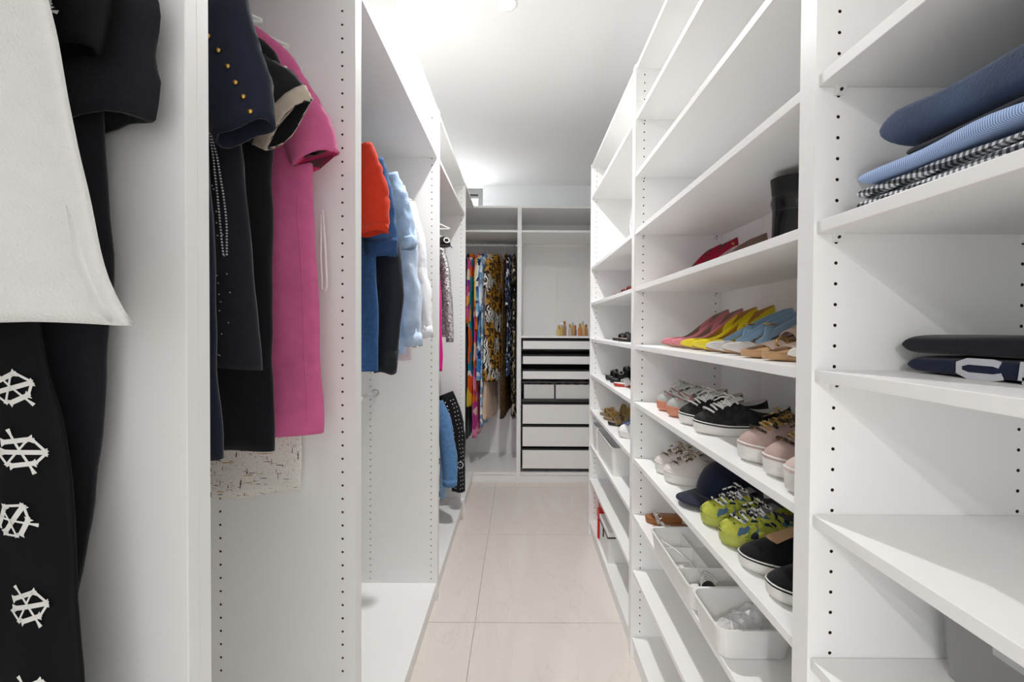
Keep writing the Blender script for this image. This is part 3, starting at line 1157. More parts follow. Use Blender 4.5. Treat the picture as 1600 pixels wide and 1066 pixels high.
shirt('light blue cotton shirt with long creased sleeves', 1.69, LBLUE, .77, .225, [(.17, .1, .05, .025), (.215, .3, .05, .034), (.242, .55, .045, .034), (.248, .74, .04, .03)], cuff=LBLUE, seed=55, cn=3, wr=.3)
shirt('pink-white striped shirt between light blue shirts', 1.755, LINEN2, .80, .222, None, seed=56)
shirt('white linen shirt with long crumpled sleeves', 1.835, LINEN, .74, .22, [(.18, .12, .045, .025), (.222, .3, .045, .034), (.25, .5, .042, .034), (.272, .71, .036, .03)], cuff=LINEN, seed=57, cn=3, wr=.32)
shirt('pale grey linen shirt hanging last before the partition', 1.91, fabric('grey_linen', 'CFCFD2', var=.05, bump=(70, 1.0)), .76, .215, None, seed=58)

# --- far hanging wardrobe ------------------------------------------------------
GR2 = 'clothes in the far hanging wardrobe'
ORANGE = fabric('orange_knit', 'E2551F', var=.15, varscale=40)
FUCH = fabric('fuchsia_satin', 'D81B88', rough=.6)
SEQ = sequins('silver_sequins', 'C8C8CC')
shirt('orange knitted top in front of fuchsia dress', 2.16, ORANGE, .50, .24, None, seed=60, group=GR2, name='knit_top', cat='top')
shirt('long fuchsia satin dress', 2.26, FUCH, .90, .26, None, seed=61, group=GR2, name='dress', cat='dress', folds=2, amp=.004)
shirt('silver sequin top with long narrow sleeves', 2.55, SEQ, .6, .21, [(.18, .12, .032, .025), (.225, .3, .03, .028), (.255, .55, .026, .026), (.262, .75, .022, .022)], seed=62, group=GR2, name='sequin_top', cat='top', dy=-.01)
shirt('second silver sequin garment with short flat panel', 2.66, SEQ, .72, .25, None, seed=63, group=GR2, name='sequin_top', cat='top')
# black and white cap hung at the hanger
cp = thing('cap', 'black cap with white round emblem hanging among sequin tops', 'cap', (-.447, 2.44, 1.80), math.radians(-60))
rs = []
for k in range(9):
    a = PI / 2 * k / 8
    rs.append([(.052 * math.cos(a) * math.cos(t), .042 * math.cos(a) * math.sin(t), .055 * math.sin(a)) for t in [2 * PI * j / 24 for j in range(24)]])
MB().rings(rs).build('crown', BLACK, cp, smooth=True)
rs = []
for q, zz in ((0, 0), (1, -.012)):
    rs.append([((.052 + .035 * q) * math.cos(t), .042 * math.sin(t) * (1 + .05 * q), zz) for t in np.linspace(-1.2, 1.2, 14)])
rs2 = [[(p[0], p[1], p[2] - .003) for p in r] for r in rs]
MB().rings([rs[0] + rs2[0][::-1], rs[1] + rs2[1][::-1]]).build('visor', BLACK, cp)
mb = MB()
mb.tube([(.050 + .004, .016 * math.cos(t), .024 + .013 * math.sin(t)) for t in np.linspace(0, 2 * PI, 20)], .0035, 6)
mb.build('emblem', WHITE_PRINT, cp)
hanger('white clothes hanger with chrome hook carrying the black cap', (-.60, 2.44, 1.985), 0, ROD_Z - 1.985)

ZL = .925
GR3 = 'jackets on the low rail'
STUDBLK = fabric('black_suede', '17171A')
LSL = [(.17, .07, .05, .03), (.225, .2, .052, .036), (.26, .4, .046, .036), (.262, .58, .042, .034)]
shirt('white cotton blouse on the low rail', 2.36, fabric('white_cotton', 'EDEDEB', bump=(80, .7)), .70, .215, None, seed=70, zt=ZL, rodz=ROD_LOW, group=GR3, name='blouse', cat='blouse')
shirt('white blouse with black ink print on the low rail', 2.44, palette_print('ink_print', ['EDEDEB', 'E6E6E4', 'EDEDEB', '25252A', 'F0F0F0', 'EDEDEB'], 30), .62, .22, None, seed=71, zt=ZL, rodz=ROD_LOW, group=GR3, name='blouse', cat='blouse')
shirt('mid-blue denim jacket with turned cuffs on the low rail', 2.56, fabric('jacket_denim', '5C86B5', var=.16, varscale=60, bump=(400, .6)), .56, .2, LSL, cuff=MATS['jacket_denim'], seed=72, zt=ZL, rodz=ROD_LOW, group=GR3, name='denim_jacket', cat='jacket', cn=3, dy=-.015)
shirt('faded pale denim jacket, longer than the blue one, on the low rail', 2.66, fabric('faded_denim', '8FB0CC', var=.18, varscale=50, bump=(400, .6)), .70, .21, None, seed=73, zt=ZL, rodz=ROD_LOW, group=GR3, name='denim_jacket', cat='jacket')
g, bd, sl = shirt('black suede jacket with silver studs on the low rail', 2.80, STUDBLK, .66, .235, [(.19, .05, .055, .03), (.25, .2, .056, .04), (.28, .4, .05, .04), (.285, .70, .042, .034)], seed=74, zt=ZL, rodz=ROD_LOW, group=GR3, name='studded_jacket', cat='jacket', dy=-.03)
S, so = sl[0]
mb = MB()
for q in range(24):
    for th0 in (-2.3, -1.9, -1.2, -.8):
        p = S.P(2 + q, th0 + .1 * math.sin(q))
        mb.dome(p + Vector((0, -.001, 0)), (0, -1, 0), .0035, .003, 8)
o = mb.build('studs', mat('silver_stud', 'E4E4E4', rough=.25, metal=.6), so)
o['kind'] = 'stuff'
mb = MB()
c = S.P(18, -1.2)
mb.tube([c + Vector((.02 * math.cos(t), -.004, .02 * math.sin(t))) for t in np.linspace(0, 2 * PI, 22)], .003, 8)
mb.build('metal_ring', MATS['silver_stud'], so, smooth=True)

# --- colourful dresses in the end wardrobe -------------------------------------
GR4 = 'printed dresses in the end wardrobe'
ZE = 1.995
P_CAFT = palette_print('caftan_print', ['B03A9A', 'E8621E', 'D94F8F', 'F0A63A', '8A3FA0', 'E9DCC8'], 13, .15)
P_ORTU = palette_print('orange_turquoise_print', ['E8641C', '27B3C4', 'F0EDE4', 'E8641C', 'E0C23A', '1F8FB0'], 8, .2)
P_PINKH = palette_print('pink_petal_print', ['D34F92', 'E58AB4', 'B8368C', 'F0C7B8', 'E8641C'], 12, .15)
P_YEL = palette_print('yellow_silk_print', ['E8C95A', 'F0DFA0', 'E8762A', 'D9B040'], 10, .15)
P_BLUE = palette_print('blue_white_print', ['1E4FA8', '3E8FD0', 'EDF2F6', '163A78', '7FC4E4'], 22, .1)
P_LBL = palette_print('pale_blue_print', ['A9CBE6', 'DCE8F2', '6FA3D0', 'F2F4F6', '8C94A8'], 26, .1)
P_BEIGE = fabric('beige_crepe', 'DEC1AA', var=.04)
P_LEO = leopard('ochre_leopard_zebra', 'B5832A', '8A5A1C', '17130F', 'EFEDE6', 34)
P_LEO2 = leopard('dark_leopard', '6A4A1E', 'A57A30', '14110E', 'D8D0C0', 44, zebra=False)
P_PAIS = palette_print('navy_paisley', ['1A2338', '2B3C5E', 'D8DCE4', '14161C', '4E5F80'], 40, .06)
P_DARK = palette_print('black_gold_print', ['141416', '1C1C20', '7A6A40', '141416', 'BDB6A8'], 46, .06)
BODY = [(0, .06, .012), (.05, .13, .018), (.1, .19, .022), (.16, .21, .022)]
specs = [
    # x, width, hem, material, label, rot, sleeve length, name, fold
    (-.466, .19, 1.66, fabric('black_crepe', '121215'), 'long plain black dress at the edge of the printed dresses', 0, .3, 'dress'),
    (-.436, .235, .66, P_CAFT, 'purple and orange printed caftan with wide sleeves', 4, .55, 'caftan'),
    (-.418, .25, 1.36, P_ORTU, 'orange and turquoise bold print dress', 3, 0, 'dress'),
    (-.372, .22, 1.62, P_PINKH, 'pink petal print maxi dress, longest among the bright dresses', 2, 0, 'dress'),
    (-.352, .205, .68, P_YEL, 'yellow silk print top', 5, .42, 'top'),
    (-.332, .21, 1.12, P_BLUE, 'blue and white printed shirt dress', 4, .5, 'dress'),
    (-.297, .215, 1.52, P_LBL, 'pale blue printed long dress', 8, .45, 'dress'),
    (-.258, .2, 1.48, P_BEIGE, 'beige pleated skirt dress showing under the leopard dress', 12, 0, 'dress'),
    (-.192, .235, 1.14, P_LEO, 'ochre leopard and zebra print dress', 25, .34, 'dress'),
    (-.118, .215, 1.45, P_LEO2, 'dark brown leopard print long dress', 8, .3, 'dress'),
    (-.082, .21, 1.10, P_PAIS, 'navy paisley printed dress', 6, .4, 'dress'),
    (-.048, .21, 1.46, P_DARK, 'black and gold printed long dress beside the partition', 0, .2, 'dress'),
]
for k, (x, hw, hm, m, lab, rot, sl_, nm) in enumerate(specs):
    th = .014
    wide = hm > 1.2
    pr = BODY + [(.4, hw * .94, th), (hm * .7, hw * 1.0, th), (hm, hw * (1.12 if wide else 1.06), th + .003)]
    sls = []
    if sl_:
        r2 = .017
        rr = .075 if nm == 'caftan' else .05
        sls = [dict(path=[(.16, .08, .05, .016), (.205, .08 + sl_ * .35, rr * .95, r2), (.215, .08 + sl_ * .7, rr, r2), (.21, .08 + sl_, rr * .95, r2)])]
    if rot > 20:
        pr = BODY + [(.4, hw * .92, .024), (.8, hw * 1.0, .026), (hm, hw * 1.1, .03)]
        sls = [dict(path=[(.16, .08, .055, .022), (.2, .2, .055, .028), (.215, .33, .05, .03)])]
    garment(nm, lab, nm, (x, BRODY, ZE), math.radians(-90 - (rot if k >= 8 else 1.6 * k)), m, pr, sls, folds=9 if m is P_BEIGE else 3, amp=.006 if rot < 20 else .012, seed=100 + k, group=GR4, rod_z=2.083, hem=.012)

# ------------------------------------------------------------------ shoes (local +x is the toe, origin at the heel)
TOE_AISLE = PI


def sstep(a, b_, x):
    t = min(1, max(0, (x - a) / (b_ - a)))
    return t * t * (3 - 2 * t)


class Last:
    def __init__(self, L=.245, ball=.046, waist=.034, heel=.033, toe_p=.65, heel_p=.6, lift=0.0, spring=.0, n=40, curve=.006, tip=(.92, .8)):
        self.tip = tip
        self.L, self.ball, self.waist, self.heel = L, ball, waist, heel
        self.toe_p, self.heel_p, self.lift, self.spring, self.n, self.curve = toe_p, heel_p, lift, spring, n, curve

    def W(self, u):
        xs = (0, .15, .4, .70, .85, 1)
        return float(np.interp(u, xs, (self.heel, self.heel, self.waist, self.ball, self.ball * self.tip[0], self.ball * self.tip[1])))

    def out(self, t, g=1.0, dx=0.0):
        a = 2 * PI * t
        u = .5 + .5 * math.cos(a)
        p = self.heel_p + (self.toe_p - self.heel_p) * sstep(.3, .8, u)
        s = math.sin(a)
        y = math.copysign(abs(s) ** p, s) * self.W(u) * g
        x = self.L * (.5 + .5 * math.cos(a) * (1 + (g - 1) * .35)) + dx
        return x, y + self.curve * math.sin(PI * u)

    def dz(self, x):
        u = x / self.L
        return self.lift * sstep(.70, .16, u) if False else self.lift * (1 - sstep(.14, .70, u)) + self.spring * max(0, (u - .72) / .28) ** 1.6

    def ring(self, z, g=1.0, dx=0.0):
        r = []
        for k in range(self.n):
            x, y = self.out(k / self.n, g, dx)
            r.append(Vector((x, y, z + self.dz(x))))
        return r

    def sole(self, z0, z1, g0=.97, g1=1.0, layers=3, flatlift=False):
        rs = []
        for k in range(layers + 1):
            q = k / layers
            rs.append(self.ring(z0 + (z1 - z0) * q, g0 + (g1 - g0) * math.sin(q * PI / 2)))
        return MB().rings(rs)

    def upper(self, z0, rim, hs=1.7, gs=1.5, nk=14, g=.99):
        """rim: (centre x, half length, half width, z front, z side, z back)"""
        cx, a_, b_, zf, zs, zb = rim
        rs = []
        for k in range(nk + 1):
            q = k / nk
            h = q ** hs
            gz = 1 - (1 - q) ** gs
            r = []
            for j in range(self.n):
                t = j / self.n
                x, y = self.out(t, g)
                c, s = math.cos(2 * PI * t), math.sin(2 * PI * t)
                rx, ry = cx + a_ * c, b_ * math.copysign(abs(s) ** .8, s) + self.curve * .6
                zr = zs + ((zf if c > 0 else zb) - zs) * c * c
                px, py = x * (1 - h) + rx * h, y * (1 - h) + ry * h
                r.append(Vector((px, py, z0 + (zr - z0) * gz + self.dz(px))))
            rs.append(r)
        return rs


def lining(rs, depth=.035, sc=.9):
    top = rs[-1]
    c = sum(top, Vector()) / len(top)
    out = [[Vector(p) for p in top]]
    for q in (.15, .5, 1.0):
        out.append([Vector((c.x + (p.x - c.x) * (1 - (1 - sc) * q), c.y + (p.y - c.y) * (1 - (1 - sc) * q), p.z - depth * q)) for p in top])
    return out


def shoe_root(name, label, cat, xtoe, y, z, L, rot=0.0, group=None):
    return thing(name, label, cat, (xtoe + L * math.cos(rot), y + L * math.sin(rot) * -1 * -1, z), PI + rot, group)


def sneaker(label, x, y, z, up, sole, lace, L=.25, rot=0.0, group=None, inside=None, toe=None, thick=.03, heel_tab=None, laces=True, stripe=None, high=1.0, bow=True):
    t = shoe_root('sneaker', label, 'sneaker', x, y, z, L, rot, group)
    la = Last(L, .047, .038, .036, spring=.008)
    la.sole(0, thick, .96, 1.03).build('sole', sole, t, smooth=True)
    tr = [la.ring(thick * q, 1.035) for q in (.80, .93)]
    MB().rings(tr, False, False).build('sole_line', heel_tab or up, t, smooth=True)
    rs = la.upper(thick - .002, (L * .30, L * .27, .026, (.088) * high, .062 * high, .078 * high), hs=1.6, gs=1.28)
    MB().rings(rs, False, False).build('upper', up, t, smooth=True)
    ins = inside or mat('shoe_lining', 'C9C5BF', rough=.9)
    MB().rings(lining(rs, .045, .88), False, True).build('lining', ins, t, smooth=True)
    if toe:
        cap = []
        for k in range(0, 6):
            row = []
            for j in range(-7, 8):
                p = rs[k][j % la.n]
                c = Vector((L * .6, la.curve, 0))
                row.append(p + (p - c).normalized() * .0015 + Vector((0, 0, .0012)))
            cap.append(row)
        MB().rings(cap, closed=False).build('toe_cap', toe, t, smooth=True)
    if heel_tab:
        row = []
        for k in range(5, 15):
            row.append([rs[k][(la.n // 2 + j) % la.n] + Vector((-.0016, 0, 0)) for j in range(-4, 5)])
        MB().rings(row, closed=False).build('heel_tab', heel_tab, t, smooth=True)
    if stripe:
        for sd in (1, -1):
            row = []
            for k in range(2, 10):
                row.append([rs[k][(sd * (11 + int(k * .4)) + j) % la.n] + Vector((0, sd * .0016, .0004)) for j in range(0, 4)])
            MB().rings(row, closed=False).build('side_panel', stripe, t, smooth=True)
    # tongue
    tg = []
    for k in range(9, 15):
        q = (k - 9) / 5
        row = [rs[k][j % la.n] + Vector((-.010 * q, 0, .004 + .010 * q)) for j in range(-3, 4)]
        tg.append(row)
    MB().rings(tg, closed=False).build('tongue', lace if not inside else ins, t, smooth=True)
    if laces:
        mb = MB()
        for i, k in enumerate((6, 8, 9, 10, 11, 12, 13)):
            wj = 3
            pts = []
            for j in range(-wj, wj + 1):
                p = rs[min(14, k)][j % la.n] + Vector((0, 0, .0045 - .0006 * j * j + .004))
                p.x += .004 * (j / wj) * (1 if i % 2 else -1)
                pts.append(p)
            mb.tube(pts, .0030, 6)
        if bow:
            c = rs[13][0] + Vector((0.0, 0, .012))
            for sd in (1, -1):
                mb.tube([c, c + Vector((.012, sd * .016, .012)), c + Vector((.004, sd * .034, .004)), c + Vector((-.006, sd * .02, .002)), c], .0022, 6)
                mb.tube([c, c + Vector((.02, sd * .012, .002)), c + Vector((.036, sd * .028, -.012))], .0022, 6)
        mb.build('laces', lace, t, smooth=True)
    return t


def pump(label, x, y, z, up, inner, L=.235, rot=0.0, group=None, lift=.072, point=.85, block=False, spring=.014, name='pump', rim=(.036, .034, .060)):
    t = shoe_root(name, label, 'shoe', x, y, z, L, rot, group)
    la = Last(L, .040, .026, .027, toe_p=point, heel_p=.55, lift=lift, spring=spring, curve=.004, tip=(.62, .12))
    la.sole(0, .004, .93, .96, 2).build('sole', mat('tan_sole', 'A8835F', rough=.5), t, smooth=True)
    rs = la.upper(.003, (L * .385, L * .36, .027) + tuple(rim), hs=2.0, gs=1.2)
    MB().rings(rs, False, False).build('upper', up, t, smooth=True)
    MB().rings(lining(rs, .028, .9), False, True).build('insole', inner, t, smooth=True)
    hr = []
    for q, sx, sy in ((0, .022, .022), (.15, .019, .019), (.4, .013, .013), (.75, .007, .008), (1, .0055, .0065)):
        if block:
            sx, sy = .022 - .003 * q, .024 - .003 * q
        cxx = .026 - .012 * q * (0 if block else 1)
        hr.append([Vector((cxx + sx * math.cos(a), sy * math.sin(a), (lift + .003) * (1 - q))) for a in [2 * PI * k / 14 for k in range(14)]])
    hr[0] = [p + Vector((0, 0, .004)) for p in hr[0]]
    MB().rings(hr).build('heel', up, t, smooth=True)
    return t


def ribbon(mb, pts, wdir, wd, th=.0018):
    """flat strap through pts, wd wide along wdir"""
    wdir = Vector(wdir).normalized()
    pts = [Vector(p) for p in pts]
    rs = []
    for i, p in enumerate(pts):
        a, b_ = pts[max(0, i - 1)], pts[min(len(pts) - 1, i + 1)]
        tg = (b_ - a).normalized()
        n = tg.cross(wdir).normalized()
        hwv = wdir * (wd / 2)
        rs.append([p + hwv + n * th, p + hwv - n * th, p - hwv - n * th, p - hwv + n * th])
    return mb.rings(rs)


def arch(la, u, hgt, z0, k=13, lean=0.0, g=.98):
    pts = []
    W = la.W(u) * g * (1.0 if u < .9 else .7)
    for i in range(k):
        a = PI * i / (k - 1)
        x = la.L * u - lean * math.sin(a)
        pts.append((x, la.curve * math.sin(PI * u) + W * math.cos(a), z0 + la.dz(la.L * u) + hgt * math.sin(a) ** .75))
    return pts


def sandal(label, x, y, z, strap, foot, L=.24, rot=0.0, group=None, straps=((.72, .03, .022), (.35, .05, .02)), thick=.014, lift=0.0, buckle=None, sole=None, name='sandal', heel=False, ankle=False, bow=None):
    t = shoe_root(name, label, 'sandal', x, y, z, L, rot, group)
    la = Last(L, .042, .032, .032, lift=lift, spring=.004, toe_p=.7)
    la.sole(0, thick, .95, 1.0, 3).build('sole', sole or foot, t, smooth=True)
    MB().rings([la.ring(thick + .0003, .98), la.ring(thick + .002, .95)]).build('footbed', foot, t, smooth=True)
    for i, (u, h, wd) in enumerate(straps):
        mb = MB()
        ribbon(mb, arch(la, u, h, thick * .6, lean=.012 if u < .5 else -.004), (1, 0, .25 if u < .5 else -.3), wd)
        s = mb.build('strap', strap, t, smooth=False)
        if buckle:
            W = la.W(u)
            c = Vector((la.L * u, W * .75 + la.curve, thick + h * .72 + la.dz(la.L * u)))
            m2 = MB()
            m2.tube([c + Vector((.012 * math.cos(a), .004 * math.sin(a) * .3, .010 * math.sin(a))) + Vector((0, .004, .003)) for a in np.linspace(0, 2 * PI, 14)], .002, 6)
            m2.build('buckle', buckle, s)
    if ankle:
        mb = MB()
        pts = []
        for k in range(25):
            a = 2 * PI * k / 24
            pts.append((L * .16 + .036 * math.cos(a), la.curve * .5 + .031 * math.sin(a), lift + thick + .055 + .006 * math.cos(a)))
        ribbon(mb, pts, (0, 0, 1), .012)
        mb.build('ankle_strap', strap, t)
        mb = MB()
        mb.rings([[Vector((.004 + .028 * (1 - math.cos(a)) , .028 * math.sin(a) + la.curve * .3, lift + thick + zz)) for a in np.linspace(-1.3, 1.3, 12)] for zz in (0, .02, .045, .058)], closed=False)
        mb.build('heel_counter', strap, t, smooth=True)
    if heel:
        hr = [[Vector((.028 + .022 * math.cos(a), .024 * math.sin(a), (lift + .004) * (1 - q))) for a in [2 * PI * k / 14 for k in range(14)]] for q in (0, 1)]
        MB().rings(hr).build('heel', sole or foot, t)
    if bow:
        c = Vector((L * .74, la.curve, thick + .036))
        for sd in (1, -1):
            MB().rings([[c + Vector((r1 * math.cos(a), sd * dd, r1 * .7 * math.sin(a))) for a in [2 * PI * k / 10 for k in range(10)]] for dd, r1 in ((.002, .006), (.012, .014), (.026, .018), (.032, .012))]).build('bow_loop', bow, t, smooth=True)
    return t


Z1484, Z1256, Z1031, Z806, Z582 = 1.484, 1.256, 1.031, .806, .582
lea = lambda n, h, **k: mat(n, h, rough=k.pop('rough', .4), spec=.45, **k)
PK, YL, BLU, NUDE, RED2 = lea('pink_leather', 'D9848F'), lea('yellow_leather', 'E6D21E'), lea('pale_blue_leather', '93B4CF'), lea('nude_leather', 'D8C2B4'), lea('crimson_suede', 'B5123E', rough=.7)
BRN, TAN, GREYB = lea('brown_insole', '8C7260'), lea('tan_insole', 'B99268'), lea('taupe_insole', '8E8580')
# pumps shelf
pump('pink pointed pump standing against the bare side panel', .492, 1.435, Z1256, PK, BRN, group='pink pumps')
pump('pink pointed pump standing next to a yellow pump', .495, 1.350, Z1256, PK, BRN, group='pink pumps')
pump('bright yellow pointed pump standing next to a pink pump', .490, 1.262, Z1256, YL, lea('ochre_insole', 'A8772A'), group='yellow pumps')
pump('bright yellow pointed pump standing next to a slingback', .487, 1.172, Z1256, YL, MATS['ochre_insole'], group='yellow pumps')


def slingback(label, x, y, z, rot, group):
    t = pump(label, x, y, z, lea('pale_grey_toe', 'CFCBC8'), GREYB, L=.235, rot=rot, group=group, name='slingback_shoe', lift=.05, block=True, rim=(.034, .012, .010))
    L = .235
    mb = MB()
    ribbon(mb, [(.17, .034, .03), (.12, .032, .060), (.06, .026, .092), (.02, .012, .110), (.005, 0, .113), (.02, -.012, .110), (.06, -.022, .092), (.12, -.026, .060), (.17, -.03, .03)], (.6, 0, 1), .014)
    mb.build('strap', BLU, t)
    mb = MB()
    ribbon(mb, [(.15, .036, .035), (.135, .02, .062), (.12, 0, .072), (.105, -.02, .062), (.10, -.032, .035)], (1, 0, .3), .018)
    s = mb.build('strap', BLU, t)
    m2 = MB()
    m2.tube([Vector((.12 + .012 * math.cos(a), .012 * math.sin(a), .076)) for a in np.linspace(0, 2 * PI, 14)], .0022, 6)
    m2.build('buckle', M_GOLD, s)
    return t


slingback('grey-toed slingback with pale blue straps standing next to a yellow pump', .487, 1.085, Z1256, 0, 'blue slingbacks')
slingback('grey-toed slingback with pale blue straps standing next to nude sandals', .490, 1.000, Z1256, 0, 'blue slingbacks')
sandal('nude block-heel sandal with gold buckle standing next to a blue slingback', .490, .912, Z1256, NUDE, TAN, straps=((.74, .026, .034), (.55, .045, .018)), lift=.05, heel=True, ankle=True, buckle=M_GOLD, group='nude heeled sandals')
sandal('nude block-heel sandal with gold buckle standing next to the snakeskin pump', .487, .826, Z1256, NUDE, TAN, straps=((.74, .026, .034), (.55, .045, .018)), lift=.05, heel=True, ankle=True, buckle=M_GOLD, group='nude heeled sandals')
pump('white snakeskin-print pump beside the nude sandals', .480, .742, Z1256, palette_print('snakeskin', ['E6E4DE', 'D6D4CE', 'EFEDE8', 'B9B5AC'], 120, .02), TAN, lift=.05, block=True)

# upper shelf with boot and crimson pumps
pump('crimson suede pump with brown insole nearest the side panel', .532, 1.575, Z1484, RED2, lea('dark_brown_insole', '5C4438'), group='crimson pumps', lift=.098, spring=.002, rim=(.024, .034, .060))
t = pump('crimson suede pump with a gold button next to clear pink pump', .532, 1.46, Z1484, RED2, MATS['dark_brown_insole'], group='crimson pumps', lift=.098, spring=.002, rim=(.024, .034, .060))
MB().dome((.03, .024, .131), (0, 1, .2), .006, .003).build('button', M_GOLD, t)
pump('clear and pale pink pump behind shelf edge next to crimson pumps', .515, 1.345, Z1484, mat('clear_vinyl', 'E9D9DA', rough=.15, alpha=.5), NUDE, lift=.07, spring=.002, rim=(.024, .034, .05))
pump('taupe brown pump with rounded heel on the upper shoe shelf', .515, 1.26, Z1484, lea('taupe_leather', '8C6F62'), BRN, lift=.072, spring=.002, rim=(.024, .034, .055))


def boot(label, x, y, z, m, rot=0, group=None):
    L = .22
    t = shoe_root('ankle_boot', label, 'boot', x, y, z, L, rot, group)
    la = Last(L, .042, .034, .033, lift=.03, spring=.008)
    la.sole(0, .008, .95, 1.02, 2).build('sole', M_DARKIN, t, smooth=True)
    rs = la.upper(.006, (L * .24, .052, .038, .085, .085, .085), hs=1.6, gs=1.4)
    r = rs[-1]
    for q in (.25, .5, .75, 1.0):
        c = Vector((L * .24, la.curve * .6, 0))
        sc = 1 + .06 * math.sin(q * PI * 2.2) + .05 * q
        rs.append([Vector((c.x + (p.x - c.x) * sc, c.y + (p.y - c.y) * sc, p.z + .075 * q)) for p in r])
    MB().rings(rs, False, False).build('upper', m, t, smooth=True)
    MB().rings(lining(rs, .05, .92), False, True).build('lining', M_DARKIN, t, smooth=True)
    MB().rings([[Vector((.03 + .026 * math.cos(a), .027 * math.sin(a), .034 * (1 - q))) for a in [2 * PI * k / 14 for k in range(14)]] for q in (0, 1)]).build('heel', M_DARKIN, t, smooth=True)
    return t


BLK_L = mat('black_boot_leather', '101114', rough=.25, spec=.5, coat=.2)
boot('black leather ankle boot standing on the upper shoe shelf', .7865, .876, Z1484, BLK_L, rot=PI - .6)
sandal('navy metallic sandal with a stiff bow, beside the black boot', .555, .80, Z1484, lea('navy_metallic', '4C5A70', rough=.25), M_DARKIN, straps=((.72, .032, .04),), bow=MATS['navy_metallic'])

# sneakers shelf
WSOLE = mat('white_rubber', 'E4E2DD', rough=.6, bump=(200, .3))
OSOLE = mat('coral_rubber', 'CE8A6E', rough=.6)
GREYM = palette_print('grey_pink_knit', ['A9ABA6', 'C9C9C4', '8E908C', 'B88488', '6B6D70', 'BDBDB8'], 55, .05)
LACE = mat('white_lace', 'E9E8E4', rough=.8)
GLACE = mat('grey_lace', 'C9C8C2', rough=.8)
MONO = palette_print('black_monogram_canvas', ['1E1E1F', '1A1A1B', '2C2B2A', '1C1C1D', '242424'], 90, .02)
ROSE = fabric('dusty_rose_canvas', 'B79F97', var=.05)
for yy, lb_ in ((1.462, 'grey and pink sneaker with coral sole, by the bare side panel'), (1.362, 'grey and pink sneaker with coral sole, by the black monogram sneakers')):
    sneaker(lb_, .490, yy, Z1031, GREYM, WSOLE, GLACE, rot=.02, group='coral-soled sneakers', toe=mat('grey_toe', 'A8A9A6', rough=.7), heel_tab=MATS['grey_pink_knit'], stripe=mat('rose_panel', 'B07C80', rough=.7))
for o in [o for o in COL.objects if o.get('group') == 'coral-soled sneakers']:
    for c in o.children:
        if c.name.startswith('sole_line'):
            c.data.materials[0] = OSOLE
        if c.name.split('.')[0] == 'sole':
            c.data.materials[0] = OSOLE
for yy, lb_ in ((1.255, 'black monogram sneaker with white laces, beside a coral-soled sneaker'), (1.150, 'black monogram sneaker with white laces, beside the dusty rose sneakers')):
    sneaker(lb_, .488, yy, Z1031, MONO, WSOLE, LACE, rot=-.03, group='black monogram sneakers', L=.262, heel_tab=mat('black_heel', '191919', rough=.5), inside=mat('pale_lining', 'CFCFCC', rough=.8))
for yy, lb_ in ((.905, 'dusty rose sneaker with gold laces, beside a black monogram sneaker'), (.810, 'dusty rose sneaker with gold laces, beside the pale pink sneaker')):
    sneaker(lb_, .484, yy, Z1031, ROSE, WSOLE, palette_print('bronze_lace', ['6B5A3A', 'B08A4A', '3A342C', 'C9B48A'], 160, .01), group='dusty rose sneakers', L=.262, thick=.036, high=1.05)
sneaker('pale pink sneaker half hidden behind the upright, beside dusty rose sneakers', .470, .722, Z1031, fabric('pale_pink_canvas', 'D8C5BD', var=.04), WSOLE, LACE, thick=.04)

# cap and sneakers shelf
WPINK = mat('blush_white_leather', 'D9D1CC', rough=.55)
for yy, lb_ in ((1.475, 'blush-white sneaker with camouflage laces, by the side panel'), (1.385, 'blush-white sneaker with camouflage laces, by the navy cap')):
    sneaker(lb_, .490, yy, Z806, WPINK, WSOLE, palette_print('camo_lace', ['D8CFC2', '4A443E', 'B39B84', 'E8E2DA'], 120, .02), group='blush-white sneakers', thick=.036, heel_tab=WPINK, toe=WPINK)
cp = thing('baseball_cap', 'navy baseball cap lying on the shoe shelf', 'cap', (.632, 1.235, Z806), math.radians(-166))
NAVYC = fabric('navy_twill', '1B2336', bump=(500, .3))
NT = 40
rs = []
for k in range(13):
    a = PI / 2 * k / 12
    rr = math.cos(a) ** .75
    rs.append([Vector((.098 * rr * math.cos(t), .080 * rr * math.sin(t), .010 + .105 * math.sin(a) * (1 + .06 * math.cos(t)))) for t in [2 * PI * j / NT for j in range(NT)]])
MB().rings(rs, False, True).build('crown', NAVYC, cp, smooth=True)
rs = []
for q in np.linspace(0, 1, 7):
    row = []
    for t in np.linspace(-1.25, 1.25, 19):
        x = (.098 + .075 * q * math.cos(t) ** .5) * math.cos(t) if math.cos(t) > 0 else 0
        y = (.080 + .012 * q) * math.sin(t)
        z = .026 - .006 * q - .02 * (t / 1.25) ** 2 * (.4 + .6 * q)
        row.append(Vector((x, y, max(z, .003))))
    rs.append(row)
mb = MB()
mb.rings([r + [p - Vector((0, 0, .0025)) for p in reversed(r)] for r in rs])
mb.build('brim', NAVYC, cp, smooth=True)
MB().dome((0, 0, .1145), (0, 0, 1), .007, .004).build('top_button', NAVYC, cp)
NEON = palette_print('neon_graffiti_print', ['B6BA4A', 'A2A63C', 'BEC254', '4F6E86', '8E9A3A', '26333C', 'B9BD50', 'AEB344'], 85, .05, 20)
for yy, lb_ in ((1.085, 'neon yellow sneaker scrawled with blue, beside the navy cap'), (.985, 'neon yellow sneaker scrawled with blue, beside a black knit sneaker')):
    t = sneaker(lb_, .483, yy, Z806, NEON, mat('neon_sole', 'AEB552', rough=.5), palette_print('mono_lace', ['F0F0EC', '1C1C1C', 'F0F0EC', 'E6E6E0'], 160, .01), group='neon yellow sneakers', L=.27, inside=mat('grey_lining', '77757C', rough=.9), high=.95, toe=NEON)
